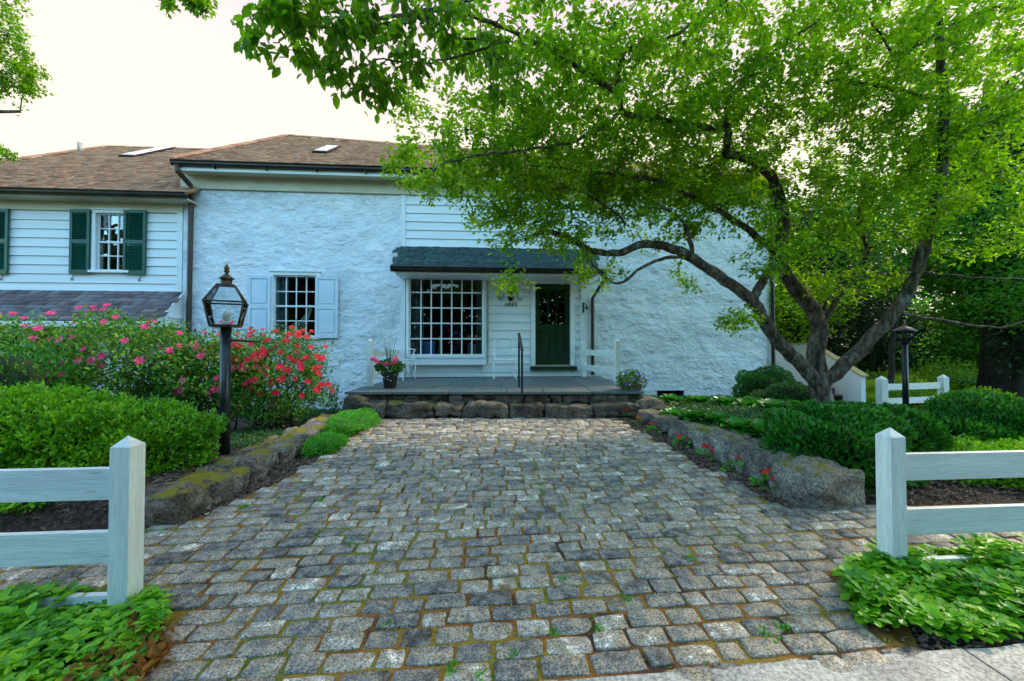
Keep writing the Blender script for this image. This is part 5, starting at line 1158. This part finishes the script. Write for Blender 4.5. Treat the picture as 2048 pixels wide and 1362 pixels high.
# crown targets: ellipsoids given by a picture centre, a depth and radii in metres
tg = []
for (px, py, Y, rx, ry, rz, n) in [
    (1600, 250, 6.6, 2.6, 1.2, 1.6, 260), (1300, 220, 6.4, 2.2, 1.0, 1.2, 220), (1850, 250, 6.8, 2.0, 1.0, 1.8, 330), (1960, 80, 6.2, 1.2, 1.0, 1.0, 140), (1330, 375, 6.3, 1.2, .5, .35, 130), (1460, 350, 6.4, .9, .5, .45, 120), (1180, 375, 6.2, 1.1, .5, .35, 110), (1000, 300, 6.2, 1.2, .7, .7, 110), (1120, 420, 6.2, 1.3, .5, .4, 120),
    (900, 330, 5.6, 1.0, .9, .45, 150), (1010, 400, 5.9, 1.0, .9, .42, 140), (1120, 330, 5.7, 1.1, 1.0, .75, 230), (1000, 230, 5.2, 1.0, 1.0, .65, 190),
    (1180, 200, 5.2, 1.2, 1.1, .9, 260), (1350, 130, 5.2, 1.3, 1.2, .9, 280), (1280, 330, 5.9, 1.1, 1.0, .7, 210), (1420, 300, 6.0, 1.0, 1.0, .9, 210), (1520, 170, 5.6, 1.2, 1.2, 1.0, 260),
    (1700, 130, 5.5, 1.3, 1.3, 1.0, 280), (1900, 130, 5.4, 1.3, 1.2, 1.0, 260), (1750, 300, 6.0, 1.3, 1.2, .8, 240), (1950, 300, 5.6, 1.1, 1.1, .8, 180), (1620, 420, 6.2, 1.0, .9, .6, 150), (1560, 500, 5.7, .6, .6, .35, 60),
    (1780, 430, 5.9, .9, .9, .5, 110), (1990, 440, 5.6, .9, .8, .6, 90), (1180, 540, 5.9, .45, .4, .3, 30), (1100, 470, 5.9, 1.0, .6, .28, 90), (1450, 420, 5.9, .8, .7, .35, 90), (1320, 450, 6.0, .7, .6, .25, 50),
    (1480, 640, 5.9, .35, .3, .2, 26), (1040, 120, 4.3, .9, .9, .4, 120), (1150, 40, 4.6, 1.0, .9, .5, 120), (1500, 20, 5.0, 1.6, 1.0, .6, 170), (1850, -20, 5.2, 1.5, 1.0, .6, 140), (820, 200, 5.3, .45, .4, .3, 30), (1380, 560, 6.0, .3, .3, .15, 8), (1700, 560, 6.3, .8, .6, .35, 60), (1010, 560, 5.9, .45, .3, .16, 18)]:
    tg += eltargets(at(px, py, Y), (rx, ry, rz), int(n*.66))
for c_, r_, n_ in (((3.2, 5.6, 8.4), (3.6, 2.6, .9), 260), ((6.8, 6.0, 8.6), (3.0, 2.6, 1.0), 220), ((1.0, 4.2, 7.2), (1.8, 1.4, .6), 90)): tg += eltargets(c_, r_, n_)  # unseen upper crown, added to shade the facade's right side and the drive
S.grow(tg, dense=1.0, step=.05)
S.finish(TR, M['leaf'], .070, .055, each=2, tm='bark')
print('leaves', len(S.lv))
# near branch of the same tree reaching over the drive, with larger olive leaves seen close up
NB = thing('tree_branch', 'near leafy branch with large olive leaves hanging into the sky at the top', 'branch', tuple(at(900, -60, 3.4)))
S2 = Skel()
S2.limb(pts3([(1150, -80, 4.0), (1000, -20, 3.6), (860, 20, 3.2), (760, 50, 2.95), (680, 60, 2.8), (600, 40, 2.65)]), .02, .006, NB)
S2.limb(pts3([(1010, 85, 3.5), (930, 110, 3.3), (850, 125, 3.15), (770, 120, 3.0), (700, 140, 2.9)]), .012, .004, NB)
S2.limb(pts3([(860, 20, 3.2), (900, 70, 3.3), (1010, 85, 3.5)]), .012, .010, NB)
tg = []
for (px, py, Y, rx, ry, rz, n) in [(560, 60, 2.7, .26, .25, .20, 26), (650, 60, 2.8, .30, .3, .24, 34), (740, 80, 2.95, .28, .3, .26, 34), (690, 160, 2.9, .16, .2, .08, 16), (760, 170, 3.0, .18, .2, .12, 18), (850, 60, 3.2, .3, .3, .26, 30), (930, 60, 3.4, .35, .3, .3, 34), (600, 5, 2.7, .3, .3, .1, 18), (750, -10, 2.9, .4, .3, .15, 24), (820, 120, 3.1, .2, .2, .14, 14), (520, 90, 2.65, .07, .1, .06, 5), (1000, 130, 3.5, .3, .3, .25, 20)]:
    tg += eltargets(at(px, py, Y), (rx, ry, rz), n)
S2.grow([q for i_, q in enumerate(tg) if i_ % 4], dense=.6, step=.09, rmax=.008)
S2.finish(NB, M['leaf2'], .085, .035, droop=.7)

def bgtree(label, base, h, tr, crowns, n, size, m, lean=(0, 0), bm_='dbark', name='woodland_tree', limbs=10, each=10, spread=.22):
    base = V(base[0], base[1], float(G(base[0], base[1]))-.1); T = thing(name, label, 'tree', tuple(base), 'woodland trees right of the house' if name == 'woodland_tree' else None)
    S_ = Skel(); top = base + V(lean[0], lean[1], h); S_.limb([base, base*.65+top*.35 + rdir(1)[0]*.15, base*.3+top*.7 + rdir(1)[0]*.2, top], tr, tr*.25, T, 'trunk', 6, 10, .08, .03, bm_)
    tot = sum(c[2] for c in crowns); tg = []
    for c, r, wgt in crowns: tg += eltargets(base + np.array(c), r, int(n*wgt/tot))
    S_.grow(tg, dense=.10, step=.2, rmax=.07); 
    S_.tw.build('branches', M[bm_], T, kind='stuff')
    C = np.array(tg); P = np.repeat(C, each, 0); P = P + RNG.normal(size=P.shape)*V(spread, spread, spread*.55); D = rdir(len(P)); D[:, 2] = D[:, 2]*.4-.3
    leaves_obj('crown', P, D, rdir(len(P))*.6+V(0, 0, .8), size, m, T); return T
bgtree('thick dark trunk woodland tree near the right picture edge', (16.0, 13.2), 11, .50, [((0, 0, 7.5), (3, 2.5, 2.6), 3), ((-1.5, -1, 4.6), (2.2, 1.5, .9), 1)], 900, .20, M['leafb'], each=12, spread=.3)
bgtree('dark evergreen tree behind the side stair', (10.6, 15.0), 7, .22, [((0, 0, 2.6), (1.6, 1.4, 2.0), 2), ((0, 0, 5), (1.3, 1.2, 1.8), 1)], 800, .15, M['leafd'], each=14)
bgtree('bright green maple over the side stair', (8.6, 14.2), 6.5, .14, [((.2, -1, 3.5), (2.2, 1.3, 1.3), 2), ((.5, 0, 5.2), (1.8, 1.3, 1.2), 1)], 620, .13, M['leaf'], each=10)
bgtree('dark leafy woodland tree left of the far white fence', (13.5, 17), 9, .28, [((0, 0, 3.2), (2.6, 2, 2.0), 2), ((0, 0, 6.8), (2.2, 2, 1.8), 2)], 900, .19, M['leafd'], each=12, spread=.28)
bgtree('ivy covered woodland tree behind the small lamp post', (14.8, 11.6), 10, .2, [((0, 0, 4.0), (.7, .6, 3.0), 2), ((0, 0, 8), (2.2, 2, 1.8), 2)], 800, .16, M['leafd'], each=12)
bgtree('slender leaning woodland tree right of the stair', (11.3, 12.0), 7, .10, [((.3, 0, 4.6), (1.8, 1.4, 1.0), 1), ((0, 0, 6.2), (1.6, 1.4, 1.0), 1)], 420, .13, M['leafb'], lean=(1.2, .4), each=10)
bgtree('tall pale green woodland tree far beyond the stair', (16, 24), 13, .3, [((0, 0, 8), (4, 3, 3.5), 1), ((0, 0, 4.5), (3.4, 3, 1.6), .5)], 1000, .24, M['leafb'], each=12, spread=.4)
bgtree('tall woodland tree filling the gap at the right edge', (24, 19), 12, .35, [((0, 0, 7.4), (4, 3, 3.4), 1), ((-1, 0, 3.6), (3.2, 2.4, 1.4), .6)], 1000, .24, M['leafb'], each=12, spread=.4)
bgtree('far woodland tree behind the house roof on the right', (9.5, 27), 12, .3, [((0, 0, 7.6), (3.6, 3, 2.8), 1)], 700, .26, M['leafb'], each=12, spread=.4)
bgtree('far spreading woodland tree between the fence and the thick trunk', (21, 27), 13, .35, [((0, 0, 8), (4.6, 3, 3.2), 1), ((0, 0, 4.6), (4, 3, 1.8), .8)], 1000, .28, M['leafb'], each=12, spread=.45)
bgtree('woodland tree with low hanging boughs at the right frame edge', (13.2, 9.2), 6.5, .13, [((0, .4, 3.2), (1.7, 1.3, .9), 1), ((0, .2, 5.2), (1.9, 1.5, 1.1), 1)], 520, .11, M['leafb'], each=11)
# sunlit undergrowth beyond the fence, the sunshine put into its leaf colour
for i, (x, y, r, lab) in enumerate(((11.8, 12.4, 1.0, 'sunlit yellow green bush behind the far white fence'), (14.5, 14.8, 1.2, 'sunlit yellow green bush right of the far fence'), (18, 16, 1.5, 'sunlit yellow green bush beside the thick trunk'), (10.6, 11.9, .55, 'small sunlit bush between the stair and the far fence'), (13.0, 11.0, .7, 'bright low bush seen through the far fence rails'))):
    shrub('understory_bush', lab, (x, y, float(G(x, y))+r*.35), (r*1.3, r, r*.6), 3200, .10, M['leafy'], i*1.3, core=.7, corem='hedged', depth=.5)
bgtree('unseen tree added on the street side to shade the right of the facade and drive', (6.2, -2.2), 9.5, .24, [((-3.4, 1.6, 6.2), (4.2, 2.8, 1.2), 3), ((.5, -.5, 7.0), (4.2, 2.8, 1.8), 3)], 1900, .17, M['leaf'], each=14, spread=.30, bm_='bark', name='street_tree')  # out-of-view tree put in to shade the right half of the facade
# far wood mass
for i, (x, y, h_, lab) in enumerate(((9.6, 17.5, 6.0, 'dark conifer just behind the maple at the stair'), (12.6, 20.0, 8.5, 'broad dark evergreen between the stair and the far fence'), (17.5, 19.0, 8.0, 'dark evergreen behind the far fence'), (20.5, 17.0, 7.5, 'dark evergreen left of the thick trunk'), (22.5, 15.5, 8.0, 'dark evergreen behind the thick trunk'), (18.2, 12.0, 6.5, 'dark leafy tree right of the thick trunk'))):
    bgtree(lab, (x, y), h_, .16, [((0, 0, h_*.28), (1.9, 1.5, h_*.24), 2), ((0, 0, h_*.68), (1.6, 1.4, h_*.26), 1.3)], 620, .18, M['leafd' if i % 3 else 'leafb'], each=13, spread=.28)
n = 60000; px_ = RNG.uniform(4, 75, n); py_ = RNG.uniform(34, 46, n) ; pz = RNG.random(n)**1.2*7.5*(.8+.25*np.sin(px_*.5)+.15*np.sin(px_*1.3)) - .6
P = np.column_stack([px_, py_ - (px_-4)*.30, pz]); o = leaves_obj('distant_woods', P, rdir(n), rdir(n), .42, M['leafb'], None); tag(o, 'green mass of distant woods beyond the garden on the right', 'woods', kind='stuff')
n = 26000; a_ = RNG.uniform(math.radians(-75), math.radians(75), n); rr2 = RNG.uniform(20, 27, n); hx_ = 8.5 + 3.5*sst((np.sin(a_)+.1)/.6) + 1.2*np.sin(a_*17)
P = np.column_stack([np.sin(a_)*rr2, -np.cos(a_)*rr2, RNG.random(n)*hx_ - .2]); o = leaves_obj('street_trees', P, rdir(n), rdir(n), .75, M['leafd'], None); tag(o, 'dark band of trees across the street mirrored in the window panes', 'woods', kind='stuff')
# tree at the left picture edge
TL = thing('locust_tree', 'feathery tree whose boughs hang in from the left picture edge', 'tree', (-12.6, 7.0, 0)); SL = Skel()
bL = V(-12.8, 7.2, -.1); SL.limb([bL, bL+V(.1, 0, 2.5), bL+V(.3, .1, 5), bL+V(.2, 0, 7.5), bL+V(0, 0, 10)], .26, .10, TL, 'trunk', 6, 12, .08, .02)
SL.limb([bL+V(.3, .1, 5), V(-11.2, 7.6, 5.9), V(-10, 8.0, 6.2)], .08, .03, TL); SL.limb([bL+V(.2, 0, 6.8), V(-11.6, 7.6, 8.2), V(-10.2, 8, 8.6)], .08, .03, TL)
SL.limb([bL+V(.2, 0, 7.5), V(-10, 6.2, 8.6), V(-7.2, 5.6, 7.9), V(-5.2, 5.3, 6.9), V(-4.3, 5.2, 6.2)], .08, .02, TL)
tg = []
for (px, py, Y, rx, ry, rz, n) in [(-60, 110, 8, 1.0, .8, .8, 120), (20, 120, 8, .45, .6, .65, 60), (-40, 10, 8, .9, .7, .5, 60), (-10, 300, 8, .22, .3, .2, 14), (335, -12, 5.2, .12, .15, .16, 9), (395, 2, 5.2, .16, .15, .10, 14), (385, -40, 5.2, .3, .3, .2, 20), (50, 160, 8, .25, .3, .3, 20)]:
    tg += eltargets(at(px, py, Y), (rx, ry, rz), n)
SL.grow(tg, dense=1.2, step=.04, rmax=.02); SL.finish(TL, M['leaf2'], .075, .045, tv=SMALL_V, tf=SMALL_F, each=3)
print('objects', len(bpy.data.objects), 'script end')
